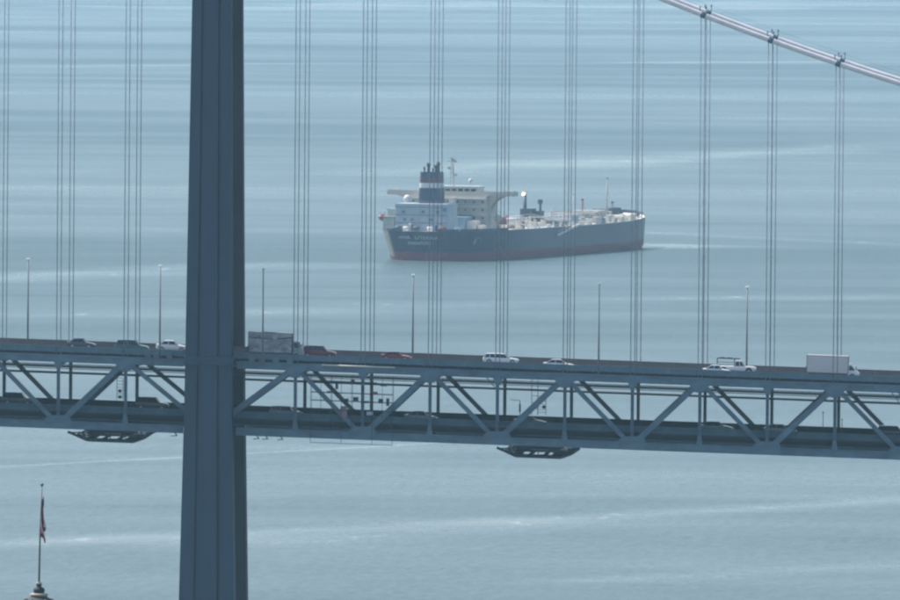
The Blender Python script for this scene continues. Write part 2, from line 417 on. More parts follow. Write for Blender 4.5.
# main cables
for px in (487, 505, 892, 908):
    s = loc(px, 380)[0]; sn = loc(496 if px < 600 else 900, 380)[0]
    bobj('knee_brace', lambda bm: beam(bm, (s, -.1, ztop(s) - .5), (sn, -.1, ztop(sn) - 1.9), .12, .3))
for px in (141, 175, 257, 266, 281):
    s = loc(px, 436)[0]
    bobj('hook', lambda bm: (beam(bm, (s, -.3, ztop(s) - DEPTH - .5), (s + .3, -.3, ztop(s) - DEPTH - .95), .12, .3), beam(bm, (s + .3, -.3, ztop(s) - DEPTH - .9), (s - .5, -.3, ztop(s) - DEPTH - .95), .1, .2)), steel_dark)
pz = [loc(x, 9.8 + .391 * (x - 690) - .00019 * (x - 690) ** 2) for x in (690, 790, 900)]
def quad(p):
    (x0, y0), (x1, y1), (x2, y2) = p
    def f(x):
        return (y0 * (x - x1) * (x - x2) / ((x0 - x1) * (x0 - x2)) + y1 * (x - x0) * (x - x2) / ((x1 - x0) * (x1 - x2)) + y2 * (x - x0) * (x - x1) / ((x2 - x0) * (x2 - x1)))
    return f
qf = quad(pz)
def zcable(s): return qf(ST + abs(s - ST))
ZTT = zcable(ST)
band_me = finish(make(lathe, [(.36, -.35), (.41, -.3), (.41, .3), (.36, .35)], (0, 0, 0), 12), 'cable_band', rail_paint)
stan_bm = bmesh.new()
for e in (-.42, .42): tube(stan_bm, [(e, -.0, .3), (e, 0, 1.15)], .045, 6); box(stan_bm, (e, 0, 1.05), (.16, .16, .22))
stan_me = finish(stan_bm, 'hand_rope_post', steel_dark)
for w in SIDES:
    cab = bobj('main_cable', lambda bm: [tube(bm, [(s, w, zcable(s)) for s in [a + (b - a) * k / 40 for k in range(36)]], .355, 14)
                                         for a, b in ((SMIN, ST), (ST + .001, SMAX))], cable_m)
    for e in (-.42, .42):
        bobj('hand_rope', lambda bm: [tube(bm, [(s, w + e, zcable(s) + 1.1) for s in [a + (b - a) * k / 30 for k in range(31)]], .008, 5)
                                      for a, b in ((SMIN, ST - 2), (ST + 2, SMAX))], rope_m, cab)
    for s, _ in NODES:
        sl_ = (zcable(s + .5) - zcable(s - .5))
        o = inst('cable_band', band_me, (s, w, zcable(s)), cab); o.rotation_euler = (0, math.pi / 2 - math.atan(sl_), 0)
        inst('hand_rope_post', stan_me, (s, w, zcable(s)), cab)
        for e in (-.275, .275):
            z0 = ztop(s) - .3; z1 = zcable(s + e)
            bobj('suspender_rope', lambda bm: tube(bm, [(s + e, w, z0), (s + e, w, z1)], .058, 6), rope_m)

# ---------------------------------------------------------------- the tower
tower = thing('bridge_tower', 'tall grey steel bridge tower with two ribbed legs rising past the roadways', 'bridge tower', BASE + UX * ST, -ALPHA)
WID = [(-3, 9.6), (20, 8.6), (47, 7.45), (74, 6.42), (101, 5.82), (128, 5.24), (150, 4.8), (ZTT + 1.0, 4.5)]
def leg(sgn, wc):
    def off(z): return wc + sgn * (ZTT - z) * .018
    def column(a, b, dep, y_shift=0.0):
        bm = bmesh.new(); rings = []
        for z, wd in WID:
            x0, x1 = wd * (a - .5), wd * (b - .5); y = off(z); dd = dep * (.8 + .2 * wd / 6)
            rings.append([Vector((x0, y - dd, z)), Vector((x1, y - dd, z)), Vector((x1, y + dd, z)), Vector((x0, y + dd, z))])
        loft(bm, rings); return bm
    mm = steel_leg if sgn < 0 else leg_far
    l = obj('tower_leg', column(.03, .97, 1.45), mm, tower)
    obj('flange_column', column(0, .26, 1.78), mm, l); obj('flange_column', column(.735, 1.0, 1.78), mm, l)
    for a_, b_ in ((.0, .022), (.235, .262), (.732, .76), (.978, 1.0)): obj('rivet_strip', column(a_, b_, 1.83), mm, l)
    for a_, b_ in ((.303, .325), (.665, .688)): obj('rivet_strip', column(a_, b_, 2.0), mm, l)
    obj('centre_column', column(.305, .685, 1.95), mm, l)
    for zi in range(6, int(ZTT) - 2, 9):
        wd = next(w0 + (w1 - w0) * (zi - z0) / (z1 - z0) for (z0, w0), (z1, w1) in zip(WID, WID[1:]) if z0 <= zi <= z1)
        dd = 1.95 * (.8 + .2 * wd / 6)
        bm = bmesh.new(); box(bm, (-.005 * wd, off(zi), zi), (wd * .36, 2 * dd + .06, .28)); obj('splice_band', bm, mm, l)
        for fx in (-.37, .37):
            bm = bmesh.new(); box(bm, (fx * wd, off(zi), zi + 4), (wd * .235, 2 * dd * .913 + .06, .24)); obj('splice_band', bm, mm, l)
    zc = ztop(ST); wd = 6.35; dd = 1.95 * (.8 + .2 * wd / 6)
    bm = bmesh.new(); box(bm, (0, off(zc), zc + .55), (wd + .35, 2 * dd + .3, 1.1)); box(bm, (0, off(zc), zc - .12), (wd + .7, 2 * dd + .6, .16)); obj('collar', bm, steel_leg, l)
    bm = bmesh.new(); box(bm, (0, off(ZTT), ZTT + 1.4), (5.4, 4.4, 1.2)); obj('cable_saddle', bm, steel_leg, l)
    return off
offn = leg(-1, 0.0); offf = leg(1, WT)
zs = [5, 28, 50, 66]
for a, b in list(zip(zs, zs[1:])) + [(82, 104), (104, 126), (126, 148)]:
    for fl in (0, 1):
        za_, zb_ = (a, b) if fl else (b, a)
        bobj('cross_brace', lambda bm: beam(bm, (0, offn(za_) + 1.5, za_), (0, offf(zb_) - 1.5, zb_), .9, 1.3, (1, 0, 0)), steel_leg, tower)
for z in (28, 50, 66, 82, 104, 126, 148):
    bobj('cross_strut', lambda bm: beam(bm, (0, offn(z) + 1.4, z), (0, offf(z) - 1.4, z), 1.1, 1.6, (1, 0, 0)), steel_leg, tower)
bm = bmesh.new(); box(bm, (0, WT / 2, 1.5), (26, 42, 9), 0, .94)
obj('concrete_pier', bm, mat('pier_concrete', (.32, .31, .29), .9, 0, .2, .2, .3), tower)

def bworld(s, w, z): return BASE + UX * s + NX * w + Vector((0, 0, z))

# ---------------------------------------------------------------- lamp posts on the roadway
lbm = bmesh.new(); tube(lbm, [(0, 0, 0), (0, 0, 6), (0, 0, 11.6)], [.15, .11, .075], 8)
lamp_me = finish(lbm, 'pole', lamp_grey)
def lamp_post(px, ytop, side, label):
    w = .1 if side < 0 else WT - .1
    s = loc(px, (ytop + 355) / 2, w)[0]; zt = loc(px, ytop, w)[1]; zb_ = ztop(s) + (-.35 if side < 0 else .1)
    t = thing('lamp_post', label, 'street lamp', bworld(s, w, zb_), -ALPHA, 'lamp posts along the bridge railing')
    h = zt - zb_
    p = inst('pole', lamp_me, (0, 0, 0), t); p.scale = (1, 1, h / 11.6)
    bm = bmesh.new(); box(bm, (0, 0, .3), (.42, .34, .6)); obj('base_plate', bm, lamp_grey, t)
    bm = bmesh.new(); tube(bm, [(0, 0, h - .1), (0, -side * .45, h + .05), (0, -side * .8, h + .08)], .04, 6); obj('arm', bm, lamp_grey, t)
    bm = bmesh.new(); box(bm, (0, -side * .45, h + .06), (.55, .9, .16), 0, .8); hd = obj('lamp_head', bm, lens_w, t)
    bm = bmesh.new(); box(bm, (0, -side * .5, h - .05), (.40, .62, .08)); obj('lens', bm, lens_w, hd)
lamp_post(28, 259, 1, 'thin grey lamp post at the far left end of the roadway')
lamp_post(160, 266, -1, 'thin grey lamp post just left of the bridge tower by a white car')
lamp_post(263, 269, -1, 'thin grey lamp post rising in front of the old grey truck')
lamp_post(413, 275, 1, 'thin grey lamp post right of the low red car')
lamp_post(599, 284, -1, 'thin grey lamp post on the railing below the ship bow')
lamp_post(747, 287, 1, 'thin grey lamp post behind the white pickup truck')

# ---------------------------------------------------------------- vehicles
def ring(x, hw, z0, z1, r=.1, tuck=.0):
    return [Vector((x, -hw + r, z0)), Vector((x, hw - r, z0)), Vector((x, hw, z0 + r)), Vector((x, hw, (z0 + z1) / 2)), Vector((x, hw - tuck, z1 - r * .7)), Vector((x, hw - tuck - r, z1)),
            Vector((x, -hw + tuck + r, z1)), Vector((x, -hw + tuck, z1 - r * .7)), Vector((x, -hw, (z0 + z1) / 2)), Vector((x, -hw, z0 + r))]
def wheel(t, x, y, r, wd=.22):
    bm = bmesh.new(); tube(bm, [(x, y - wd / 2, r), (x, y + wd / 2, r)], r, 18); tb = obj('wheel', bm, tyre_m, t)
    e = 1 if y > 0 else -1
    bm = bmesh.new(); tube(bm, [(x, y + e * (wd / 2 - .02), r), (x, y + e * (wd / 2 + .015), r)], r * .62, 12); obj('rim', bm, rim_m, tb)
def car(paint, L=4.6, H=1.43, W=1.76, kind='sedan', roof=None):
    """x forward, origin on the road under the middle"""
    t = thing('car', '', 'car')
    h = L / 2; belt = H * .62; r = .33
    st = {'sedan': [(-h, .70, .48, .80), (-h + .12, .82, .28, .92), (-h + .9, .88, .24, .97), (0, .88, .22, .95), (h - 1.3, .88, .22, .92), (h - .5, .85, .26, .80), (h - .08, .74, .34, .66), (h, .66, .42, .56)],
          'wagon': [(-h, .76, .45, .95), (-h + .1, .85, .28, 1.0), (-h + .8, .88, .24, 1.02), (0, .88, .22, 1.0), (h - 1.15, .88, .22, .98), (h - .4, .86, .26, .88), (h - .06, .78, .34, .76), (h, .68, .42, .60)]}[kind]
    kz = H / (1.43 if kind == 'sedan' else 1.6)
    bm = bmesh.new(); loft(bm, [ring(x, hw * W / 1.76, a * kz, b * kz, .09, .03) for x, hw, a, b in st], smooth=False)
    body = obj('body', bm, paint, t, .03)
    if kind == 'sedan': gx = [(-h + .55, .93 * kz), (-h + 1.15, H - .06), (.25, H - .02), (h - 1.35, .93 * kz)]
    else: gx = [(-h + .14, .98 * kz), (-h + .42, H - .05), (.45, H - .02), (h - 1.25, .97 * kz)]
    hw0, hw1 = W / 2 * .93, W / 2 * .74
    (xa, za_), (xb, zb_), (xc, zc_), (xd, zd_) = gx
    def gl(bm, e=0.0):
        lo = [Vector((x, y, z)) for x, z, y in ((xa, za_ - .05, -hw0), (xd, zd_ - .05, -hw0), (xd, zd_ - .05, hw0), (xa, za_ - .05, hw0))]
        hi = [Vector((x, y, z)) for x, z, y in ((xb, zb_ - .03, -hw1), (xc, zc_ - .03, -hw1), (xc, zc_ - .03, hw1), (xb, zb_ - .03, hw1))]
        loft(bm, [lo, hi])
    obj('windows', make(gl), glass_m, t)
    bm = bmesh.new(); nr = [Vector((xb + (xc - xb) * k / 5, y, zb_ + (zc_ - zb_) * k / 5 + .03 * math.sin(math.pi * k / 5) + (.015 if abs(y) < .1 else 0))) for k in range(6) for y in (-hw1 - .02, 0, hw1 + .02)]
    loft(bm, [[Vector((v.x, -hw1 - .02, v.z - .05)), Vector((v.x, -hw1 - .02, v.z - .01)), Vector((v.x, -hw1 * .5, v.z + .03)), Vector((v.x, hw1 * .5, v.z + .03)), Vector((v.x, hw1 + .02, v.z - .01)), Vector((v.x, hw1 + .02, v.z - .05))] for v in nr[::3]])
    obj('roof', bm, roof or paint, t)
    bm = bmesh.new()
    for y0, y1 in ((-hw0 - .01, -hw1 - .01), (hw0 + .01, hw1 + .01)):
        for f0, f1, ww in ((0, 0, .10), (.47, .45, .09), (1, 1, .07)) + (((.22, .2, .08),) if kind == 'wagon' else ()):
            p = Vector((xa + (xd - xa) * f0, y0, za_ + (zd_ - za_) * f0 - .04)); q = Vector((xb + (xc - xb) * f1, y1, zb_ + (zc_ - zb_) * f1 - .02))
            beam(bm, p, q, ww, .05)
    obj('pillars', bm, paint, t)
    for x in (-h + .85, h - .88):
        for y in (-W / 2 + .10, W / 2 - .10): wheel(t, x, y, r)
    for y in (-W / 2 + .28, W / 2 - .28):
        bm = bmesh.new(); box(bm, (h - .07, y, .62 * kz), (.16, .32, .14)); obj('headlight', bm, head_m, t)
        bm = bmesh.new(); box(bm, (-h + .03, y, .78 * kz), (.12, .28, .16)); obj('tail_light', bm, tail_m, t)
        bm = bmesh.new(); e = 1 if y > 0 else -1; box(bm, (xd - .35, e * (W / 2 + .06), zd_ + .05), (.12, .16, .12)); obj('mirror', bm, paint, t)
    return t
def car_paint(name, col, rough=.28): return mat(name, col, rough, .15, .04, 2, coat=.6)
def put(t, px, w, label, cat, py=360, deck=DECK, group=None):
    s = loc(px, py, w)[0]
    t.location = bworld(s, w, ztop(s) + deck + .005)
    t.rotation_euler = (0, math.atan(GR), -ALPHA)
    tag(t, label, cat, group)
    return t
GV = 'vehicles driving on the upper roadway'
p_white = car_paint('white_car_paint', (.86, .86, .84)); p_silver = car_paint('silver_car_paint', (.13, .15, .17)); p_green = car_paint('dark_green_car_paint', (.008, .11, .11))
p_red = car_paint('red_car_paint', (.30, .010, .03)); p_dred = car_paint('maroon_car_paint', (.17, .008, .025)); p_blue = car_paint('slate_blue_car_paint', (.045, .07, .10))
put(car(p_blue, 4.0, 1.45, 1.72, 'sedan'), 81, 14.0, 'small slate blue car with sun glint, first car from the left', 'car', 345, group=GV)
put(car(p_green, 4.6, 1.72, 1.84, 'wagon'), 132, 7.5, 'dark green estate car between two lamp posts, left of the tower', 'car', 347, group=GV)
put(car(p_white, 4.4, 1.50, 1.76, 'sedan', p_white), 172, 15.5, 'white car about to pass behind the bridge tower', 'car', 348, group=GV)
put(car(p_dred, 4.7, 1.70, 1.84, 'wagon'), 319, 12.0, 'maroon estate car just ahead of the old grey truck', 'car', 352, group=GV)
put(car(p_red, 4.3, 1.26, 1.76, 'sedan'), 396, 12.0, 'low red coupe above the hanging scaffold', 'car', 357, group=GV)
put(car(p_white, 4.9, 1.40, 1.80, 'wagon'), 501, 15.0, 'white estate car above the V shaped truss joint below the ship', 'car', 360, group=GV)
put(car(car_paint('cream_white_car_paint', (.74, .73, .68)), 4.4, 1.38, 1.74, 'sedan'), 559, 3.4, 'off white sedan half hidden by the railing, left of a lamp post', 'car', 365, group=GV)
put(car(p_white, 4.0, 1.42, 1.70, 'sedan'), 717, 2.6, 'small white sedan alongside the white pickup truck', 'car', 371, group=GV)
# dark cars on the lower roadway
GL = 'cars on the shaded lower roadway'
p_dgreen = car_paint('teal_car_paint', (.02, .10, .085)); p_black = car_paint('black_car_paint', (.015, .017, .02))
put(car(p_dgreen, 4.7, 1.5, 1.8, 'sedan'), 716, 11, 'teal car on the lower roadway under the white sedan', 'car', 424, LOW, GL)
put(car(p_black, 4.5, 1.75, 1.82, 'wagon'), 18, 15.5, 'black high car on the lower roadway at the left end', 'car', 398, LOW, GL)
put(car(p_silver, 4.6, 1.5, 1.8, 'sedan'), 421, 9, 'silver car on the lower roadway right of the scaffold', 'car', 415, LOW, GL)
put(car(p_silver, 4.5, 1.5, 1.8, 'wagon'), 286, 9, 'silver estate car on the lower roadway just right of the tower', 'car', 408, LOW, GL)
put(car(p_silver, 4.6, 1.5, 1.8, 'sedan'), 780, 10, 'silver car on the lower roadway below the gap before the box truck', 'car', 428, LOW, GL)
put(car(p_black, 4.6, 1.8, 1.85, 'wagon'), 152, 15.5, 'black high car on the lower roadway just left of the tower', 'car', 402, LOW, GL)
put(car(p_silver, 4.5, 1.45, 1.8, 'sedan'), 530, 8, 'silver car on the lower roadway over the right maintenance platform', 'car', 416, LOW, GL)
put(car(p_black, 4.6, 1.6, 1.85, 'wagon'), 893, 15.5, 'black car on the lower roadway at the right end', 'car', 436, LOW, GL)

def pickup():
    t = thing('pickup_truck', '', 'pickup truck'); L, W = 5.4, 1.9; h = L / 2
    bm = bmesh.new(); loft(bm, [ring(x, hw, a, b, .08, .02) for x, hw, a, b in ((-h, .90, .50, 1.02), (-.1, .95, .42, 1.05), (.9, .95, .40, 1.08), (h - .4, .92, .42, 1.05), (h, .84, .5, .92))])
    obj('body', bm, p_white, t, .03)
    bm = bmesh.new(); loft(bm, [[Vector((-.15, -.84, 1.0)), Vector((1.25, -.84, 1.0)), Vector((1.25, .84, 1.0)), Vector((-.15, .84, 1.0))], [Vector((-.05, -.70, 1.68)), Vector((.75, -.70, 1.68)), Vector((.75, .70, 1.68)), Vector((-.05, .70, 1.68))]])
    cb = obj('cab_windows', bm, glass_m, t)
    bm = bmesh.new(); box(bm, (.34, 0, 1.72), (.86, 1.44, .09)); box(bm, (-.14, 0, 1.3), (.10, 1.66, .74)); obj('cab_roof', bm, p_white, t)
    bm = bmesh.new()
    for y in (-.8, .8): beam(bm, (1.2, y, 1.02), (.76, y * .88, 1.7), .07, .05); beam(bm, (.5, y * 1.05, 1.02), (.45, y * .9, 1.7), .07, .05)
    obj('pillars', bm, p_white, t)
    bm = bmesh.new()
    for y in (-.86, .86):
        for x in (-h + .1, -.25): beam(bm, (x, y, 1.0), (x, y, 2.05), .07, .07)
        beam(bm, (-h + .1, y, 2.02), (.5, y, 2.02), .08, .07)
        beam(bm, (-h + .1, y, 1.5), (-.25, y, 1.5), .04, .04)
    for x in (-h + .1, -1.6, -.7, .4): beam(bm, (x, -.86, 2.05), (x, .86, 2.05), .06, .06)
    for x in (-2.2, -1.9, -1.3, -.9): beam(bm, (x, -.4, 2.12), (x + .28, .5, 2.12), .07, .07)
    obj('ladder_rack', bm, steel_dark, t)
    for x in (-h + 1.05, h - .95):
        for y in (-.84, .84): wheel(t, x, y, .38, .25)
        bm = bmesh.new()
        for y in (-.955, .955): tube(bm, [(x, y - .005, .42), (x, y + .005, .42)], .48, 16)
        obj('wheel_arch', bm, tyre_m, t)
    for y in (-.66, .66):
        bm = bmesh.new(); box(bm, (h - .02, y, .78), (.1, .3, .2)); obj('headlight', bm, head_m, t)
        bm = bmesh.new(); box(bm, (-h, y * 1.2, .82), (.08, .16, .3)); obj('tail_light', bm, tail_m, t)
    bm = bmesh.new(); box(bm, (h + .03, 0, .52), (.14, 1.7, .18)); obj('bumper', bm, chrome_m, t)
    return t
put(pickup(), 736, 11.0, 'white pickup truck with an overhead ladder rack over its bed', 'pickup truck', 368, group=GV)

def box_truck(body_m, cab_m, L, H, boxL, W=2.3, style='van'):
    t = thing('box_truck', '', 'box truck'); h = L / 2; r = .42
    bx0, bx1 = -h, -h + boxL
    bm = bmesh.new(); box(bm, ((bx0 + bx1) / 2, 0, (.78 + H) / 2), (boxL, W, H - .78)); cg = obj('cargo_box', bm, body_m, t, .04)
    bm = bmesh.new()
    for z in (.80, H - .02):
        for y in (-W / 2 - .012, W / 2 + .012): beam(bm, (bx0 - .01, y, z), (bx1 + .01, y, z), .09, .035)
    for x in (bx0, bx1):
        for y in (-W / 2 - .012, W / 2 + .012): box(bm, (x, y, (.78 + H) / 2), (.08, .04, H - .8))
    obj('edge_rail', bm, chrome_m if style == 'van' else steel_dark, cg)
    for k in range(1, 12):
        x = bx0 + boxL * k / 12
        for y in (-W / 2 - .006, W / 2 + .006):
            bm = bmesh.new(); box(bm, (x, y, (.85 + H) / 2), (.05, .02, H - .95)); obj('side_rib', bm, body_m, cg)
    if style == 'old':
        bm = bmesh.new()
        for y in (-W / 2 - .02, W / 2 + .02):
            beam(bm, (bx0, y, H - .72), (bx0 + boxL * .55, y, H - .85), .10, .04); beam(bm, (bx0 + boxL * .65, y, H - .8), (bx1, y, H - .6), .13, .04)
        obj('side_rail', bm, steel_dark, cg)
    bm = bmesh.new(); box(bm, (bx0 - .12, 0, 1.15), (.1, W * .8, .9)); obj('tail_lift', bm, chrome_m, t)
    bm = bmesh.new(); box(bm, (-.2, 0, .62), (L - .9, .9, .24)); obj('chassis', bm, tyre_m, t)
    if style == 'van':
        st_ = [(bx1 - .1, 1.0, .42, 2.05), (bx1 + .35, 1.0, .42, 2.1), (bx1 + .95, .98, .42, 1.40), (h - .25, .93, .44, 1.12), (h, .82, .5, .9)]
    else:
        st_ = [(bx1 + .12, 1.08, .5, 2.45), (bx1 + .9, 1.08, .5, 2.5), (h - .35, 1.05, .5, 1.75), (h - .1, 1.02, .5, 1.5), (h, .95, .55, 1.0)]
    bm = bmesh.new(); loft(bm, [ring(x, hw, a, b, .1, .06) for x, hw, a, b in st_]); cab = obj('cab', bm, cab_m, t, .03)
    x0, zr, zb_, hw = (bx1 + .12, 1.98, 1.25, 1.0) if style == 'van' else (bx1 + .3, 2.25, 1.6, 1.08)
    for e in (-1, 1):
        bm = bmesh.new()
        a = [(x0, zb_), (x0 + .78, zb_), (x0 + .72, zb_ + .15), (x0 + .34, zr - .12), (x0, zr - .1)] if style == 'van' else [(x0, zb_), (x0 + .75, zb_), (x0 + .6, zr), (x0, zr)]
        plate(bm, a, e * (hw + .004), e * (hw + .012))
        obj('side_window', bm, glass_m, t)
    bm = bmesh.new()
    if style == 'van': beam(bm, (bx1 + .42, 0, 2.03), (bx1 + .93, 0, 1.46), .03, 1.7)
    else: beam(bm, (bx1 + .98, 0, 2.42), (h - .36, 0, 1.84), .03, 1.8)
    obj('windscreen', bm, glass_m, t)
    for x in (-h + 1.45, h - .95):
        for y in (-W / 2 + .2, W / 2 - .2): wheel(t, x, y, r, .3)
    for y in (-.7, .7):
        bm = bmesh.new(); box(bm, (h - .03, y, .8), (.12, .26, .18)); obj('headlight', bm, head_m, t)
        bm = bmesh.new(); box(bm, (-h - .03, y * 1.4, .75), (.06, .2, .2)); obj('tail_light', bm, tail_m, t)
    for e in (-1, 1):
        bm = bmesh.new(); box(bm, (x0 + .95, e * (hw + .16), zb_ + .3), (.08, .16, .35)); obj('mirror', bm, tyre_m, t)
    return t
beige = mat('box_beige_grey', (.74, .68, .66), .5, 0, .04, .8); 
put(box_truck(beige, p_white, 7.15, 3.15, 5.6), 833, 5.5, 'pale box truck with a plain cargo box at the right end of the bridge', 'box truck', 366, group=GV)
dirty = mat('dirty_grey_box', (.17, .17, .20), .7, 0, .35, 1.5, .3, col2=(.66, .64, .66), streak=(.5, 1, 1.0))
dt = box_truck(dirty, mat('cab_pale_green', (.34, .38, .37), .4, 0, .1, 2), 7.5, 3.55, 5.95, 2.4, 'old')
put(dt, 276, 4.6, 'old grey stained box truck with dents right of the bridge tower', 'box truck', 345, group=GV)

# ---------------------------------------------------------------- platforms, scaffold and fittings under and inside the truss
def traveller(px0, px1, label):
    s0 = loc(px0, 440)[0]; s1 = loc(px1, 440)[0]; sm = (s0 + s1) / 2; zc = ztop(sm) - DEPTH - .55; L = s1 - s0
    t = thing('maintenance_platform', label, 'platform', bworld(sm, 0, zc), -ALPHA, 'maintenance platforms hung under the bottom chord')
    def gz(x): return -GR * x
    zb_ = -1.42
    prof = [(-L / 2, -.36), (-L * .40, -.80), (-L * .27, zb_), (L * .27, zb_), (L * .40, -.85), (L / 2, -.05)]
    for w in (-.4, WT + .4):
        def side(bm):
            for a, b in zip(prof, prof[1:]): beam(bm, (a[0], w, a[1] + gz(a[0])), (b[0], w, b[1] + gz(b[0])), .34, .2)
            beam(bm, (-L / 2, w, -.30), (L / 2, w, -.08 + gz(L / 2)), .16, .2)
            beam(bm, (-L * .40, w, -.62), (L * .40, w, -.62 + gz(L * .4)), .16, .16)
            for k in range(5):
                x = -L * .36 + L * .72 * k / 4; beam(bm, (x, w, -.1), (x, w, zb_ if abs(x) < L * .28 else -.9), .12, .12)
        bobj('side_truss', side, steel_dark, t)
    def floor(bm):
        xs_ = [-L * .31, -2.45, -1.55, -.95, .45, 1.0, 1.6, L * .31]
        for a, b, solid in zip(xs_, xs_[1:], (1, 0, 1, 0, 1, 0, 1)):
            for y0, y1 in ([(-.4, WT + .4)] if solid else [(-.4, 4.5), (15.5, WT + .4)]):
                box(bm, ((a + b) / 2, (y0 + y1) / 2, zb_ + .06 + gz((a + b) / 2)), (b - a, y1 - y0, .12))
        for sg in (-1, 1):
            a, b = (sg * L * .31, zb_ + .12), (sg * L * .43, -.75)
            for q in range(5): beam(bm, (a[0], 2 + 4 * q, a[1]), (b[0], 2 + 4 * q, b[1]), .12, 1.6, (0, 1, 0))
    bobj('floor_grating', floor, steel_dark, t)
    def canopy(bm): box(bm, (0, WT / 2, -.12), (L * .62, WT * .9, .14)); box(bm, (L * .18, 3, -.35), (L * .12, 3, .5)); box(bm, (-L * .2, 5, -.5), (L * .16, 3, .5)); box(bm, (0, 8, -.32), (L * .56, 10, .2))
    bobj('machinery', canopy, steel_dark, t)
    for k in range(4):
        x = -L * .3 + L * .6 * k / 3
        bobj('hanger', lambda bm: beam(bm, (x, -.2, -.1), (x, -.2, .35), .12, .12), steel_dark, t)
traveller(68, 153, 'dark maintenance platform under the bridge left of the tower')
traveller(497, 580, 'dark maintenance platform under the bridge right of the tower')

s0, s1 = loc(311, 400)[0], loc(393, 400)[0]
zt0 = ztop((s0 + s1) / 2)
sc = thing('hanging_scaffold', 'thin pole scaffold hung on the truss above a long plank walkway', 'scaffold', bworld((s0 + s1) / 2, 0, zt0 - DEPTH), -ALPHA)
Ls = s1 - s0
for w in (-1.0, 1.2):
    for k in range(9):
        x = -Ls / 2 + Ls * k / 8
        if w > 0 and k % 2: continue
        zlo = -1.15 if k in (0, 8, 3, 6) and w < 0 else (2.4 if k % 2 else .6)
        bobj('pole', lambda bm: tube(bm, [(x, w, zlo - GR * x), (x, w, 8.1 - GR * x)], .03, 6), steel_dark, sc)
    for z in (7.3, 5.7, 4.6, 3.4):
        bobj('ledger', lambda bm: tube(bm, [(-Ls / 2, w, z + GR * Ls / 2), (Ls / 2 * (1 if z != 7.3 else .6), w, z - GR * Ls / 2)], .036, 6), steel_dark, sc)
bobj('plank_walkway', lambda bm: beam(bm, (-Ls / 2, -1.0, -1.1 + GR * Ls / 2), (Ls / 2, -1.0, -1.1 - GR * Ls / 2), .07, .8), pale_m, sc)
for px, py, sw, sh, m in ((356, 399, .7, .55, steel_dark), (381, 401, .62, .62, steel_dark), (375, 393, .75, .35, rust_m), (344, 412, .85, 1.6, mat('pinkish_tarp', (.26, .17, .18), .9, 0, .2, 2)), (370, 413, .85, .55, pale_m), (353, 382, .5, .6, steel_dark), (337, 386, .35, .8, steel_dark), (363, 388, .4, .5, steel_dark), (347, 400, .45, .4, steel_dark), (388, 402, .4, 1.0, steel_dark), (366, 402, .9, .3, low_rail), (384, 385, .9, .3, steel_dark), (329, 392, .5, .3, steel_dark)):
    s, z = loc(px, py)
    bobj('toolbox' if sh < 1 else 'tarpaulin', lambda bm: box(bm, (s - (s0 + s1) / 2, -.5, z - zt0 + DEPTH), (sw, .5, sh)), m, sc)
# stack of pipe supports and little signal frames on the lower roadway
def frame_mast(px0, px1, ptop, pbot, w, label, boxpx=None):
    a, zt_ = loc(px0, ptop, w); b, _ = loc(px1, ptop, w); _, zb_ = loc(px0, pbot, w); sm = (a + b) / 2
    t = thing('signal_mast', label, 'signal mast', bworld(sm, w, zb_), -ALPHA)
    for x in (a - sm, b - sm): bobj('post', lambda bm: beam(bm, (x, 0, 0), (x, 0, zt_ - zb_), .07, .07), steel_dark, t)
    n = 7
    bobj('rung', lambda bm: [beam(bm, (a - sm, 0, (zt_ - zb_) * (k + 1) / n), (b - sm, 0, (zt_ - zb_) * (k + 1) / n), .05, .05) for k in range(n)], steel_dark, t)
    if boxpx:
        for bp_ in boxpx:
            s, z = loc(bp_[0], bp_[1], w); bobj('signal_box', lambda bm: box(bm, (s - sm, -.15, z - zb_), (.42, .3, .42)), steel_dark, t)
frame_mast(117, 123, 378, 400, 14, 'slender latticed signal mast on the lower roadway left of the tower', [(120, 391), (120, 397)])
frame_mast(538, 546, 396, 415, 14, 'latticed signal mast between diagonals above the right maintenance platform', [(544, 407)])
frame_mast(532, 538, 370, 415, 17, 'tall thin double mast on the lower roadway behind the rising diagonal')
s, z = loc(520, 402, WT - 1.2); _, zb_ = loc(520, 420, WT - 1.2)
t = thing('lane_gantry', 'short post with a long horizontal arm on the lower roadway', 'sign post', bworld(s, WT - 1.2, zb_), -ALPHA)
hz_ = loc(520, 400.5, WT - 1.2)[1] - zb_
bobj('post', lambda bm: beam(bm, (0, 0, 0), (0, 0, hz_), .09, .09), steel_dark, t)
bobj('arm', lambda bm: beam(bm, (0, 0, hz_), (-1.35, 0, hz_ + .12), .07, .07), steel_dark, t)
bobj('sign_panel', lambda bm: box(bm, (0, -.1, hz_ * .62), (.24, .12, 1.1)), steel_dark, t)
for px, h_, lab in ((823, 2.1, 'thin dark post standing on the lower roadway below the box truck'), (842, 1.2, 'short dark stub post beside the far truss post below the box truck')):
    s, _ = loc(px, 425, 16); o = thing('marker_post', lab, 'post', bworld(s, 16, ztop(s) + LOW + .005), -ALPHA)
    bobj('post', lambda bm: beam(bm, (0, 0, 0), (0, 0, h_ + .9), .09, .09), steel_dark, o); bobj('cap', lambda bm: box(bm, (0, 0, h_ + .95), (.2, .2, .14)), steel_dark, o)

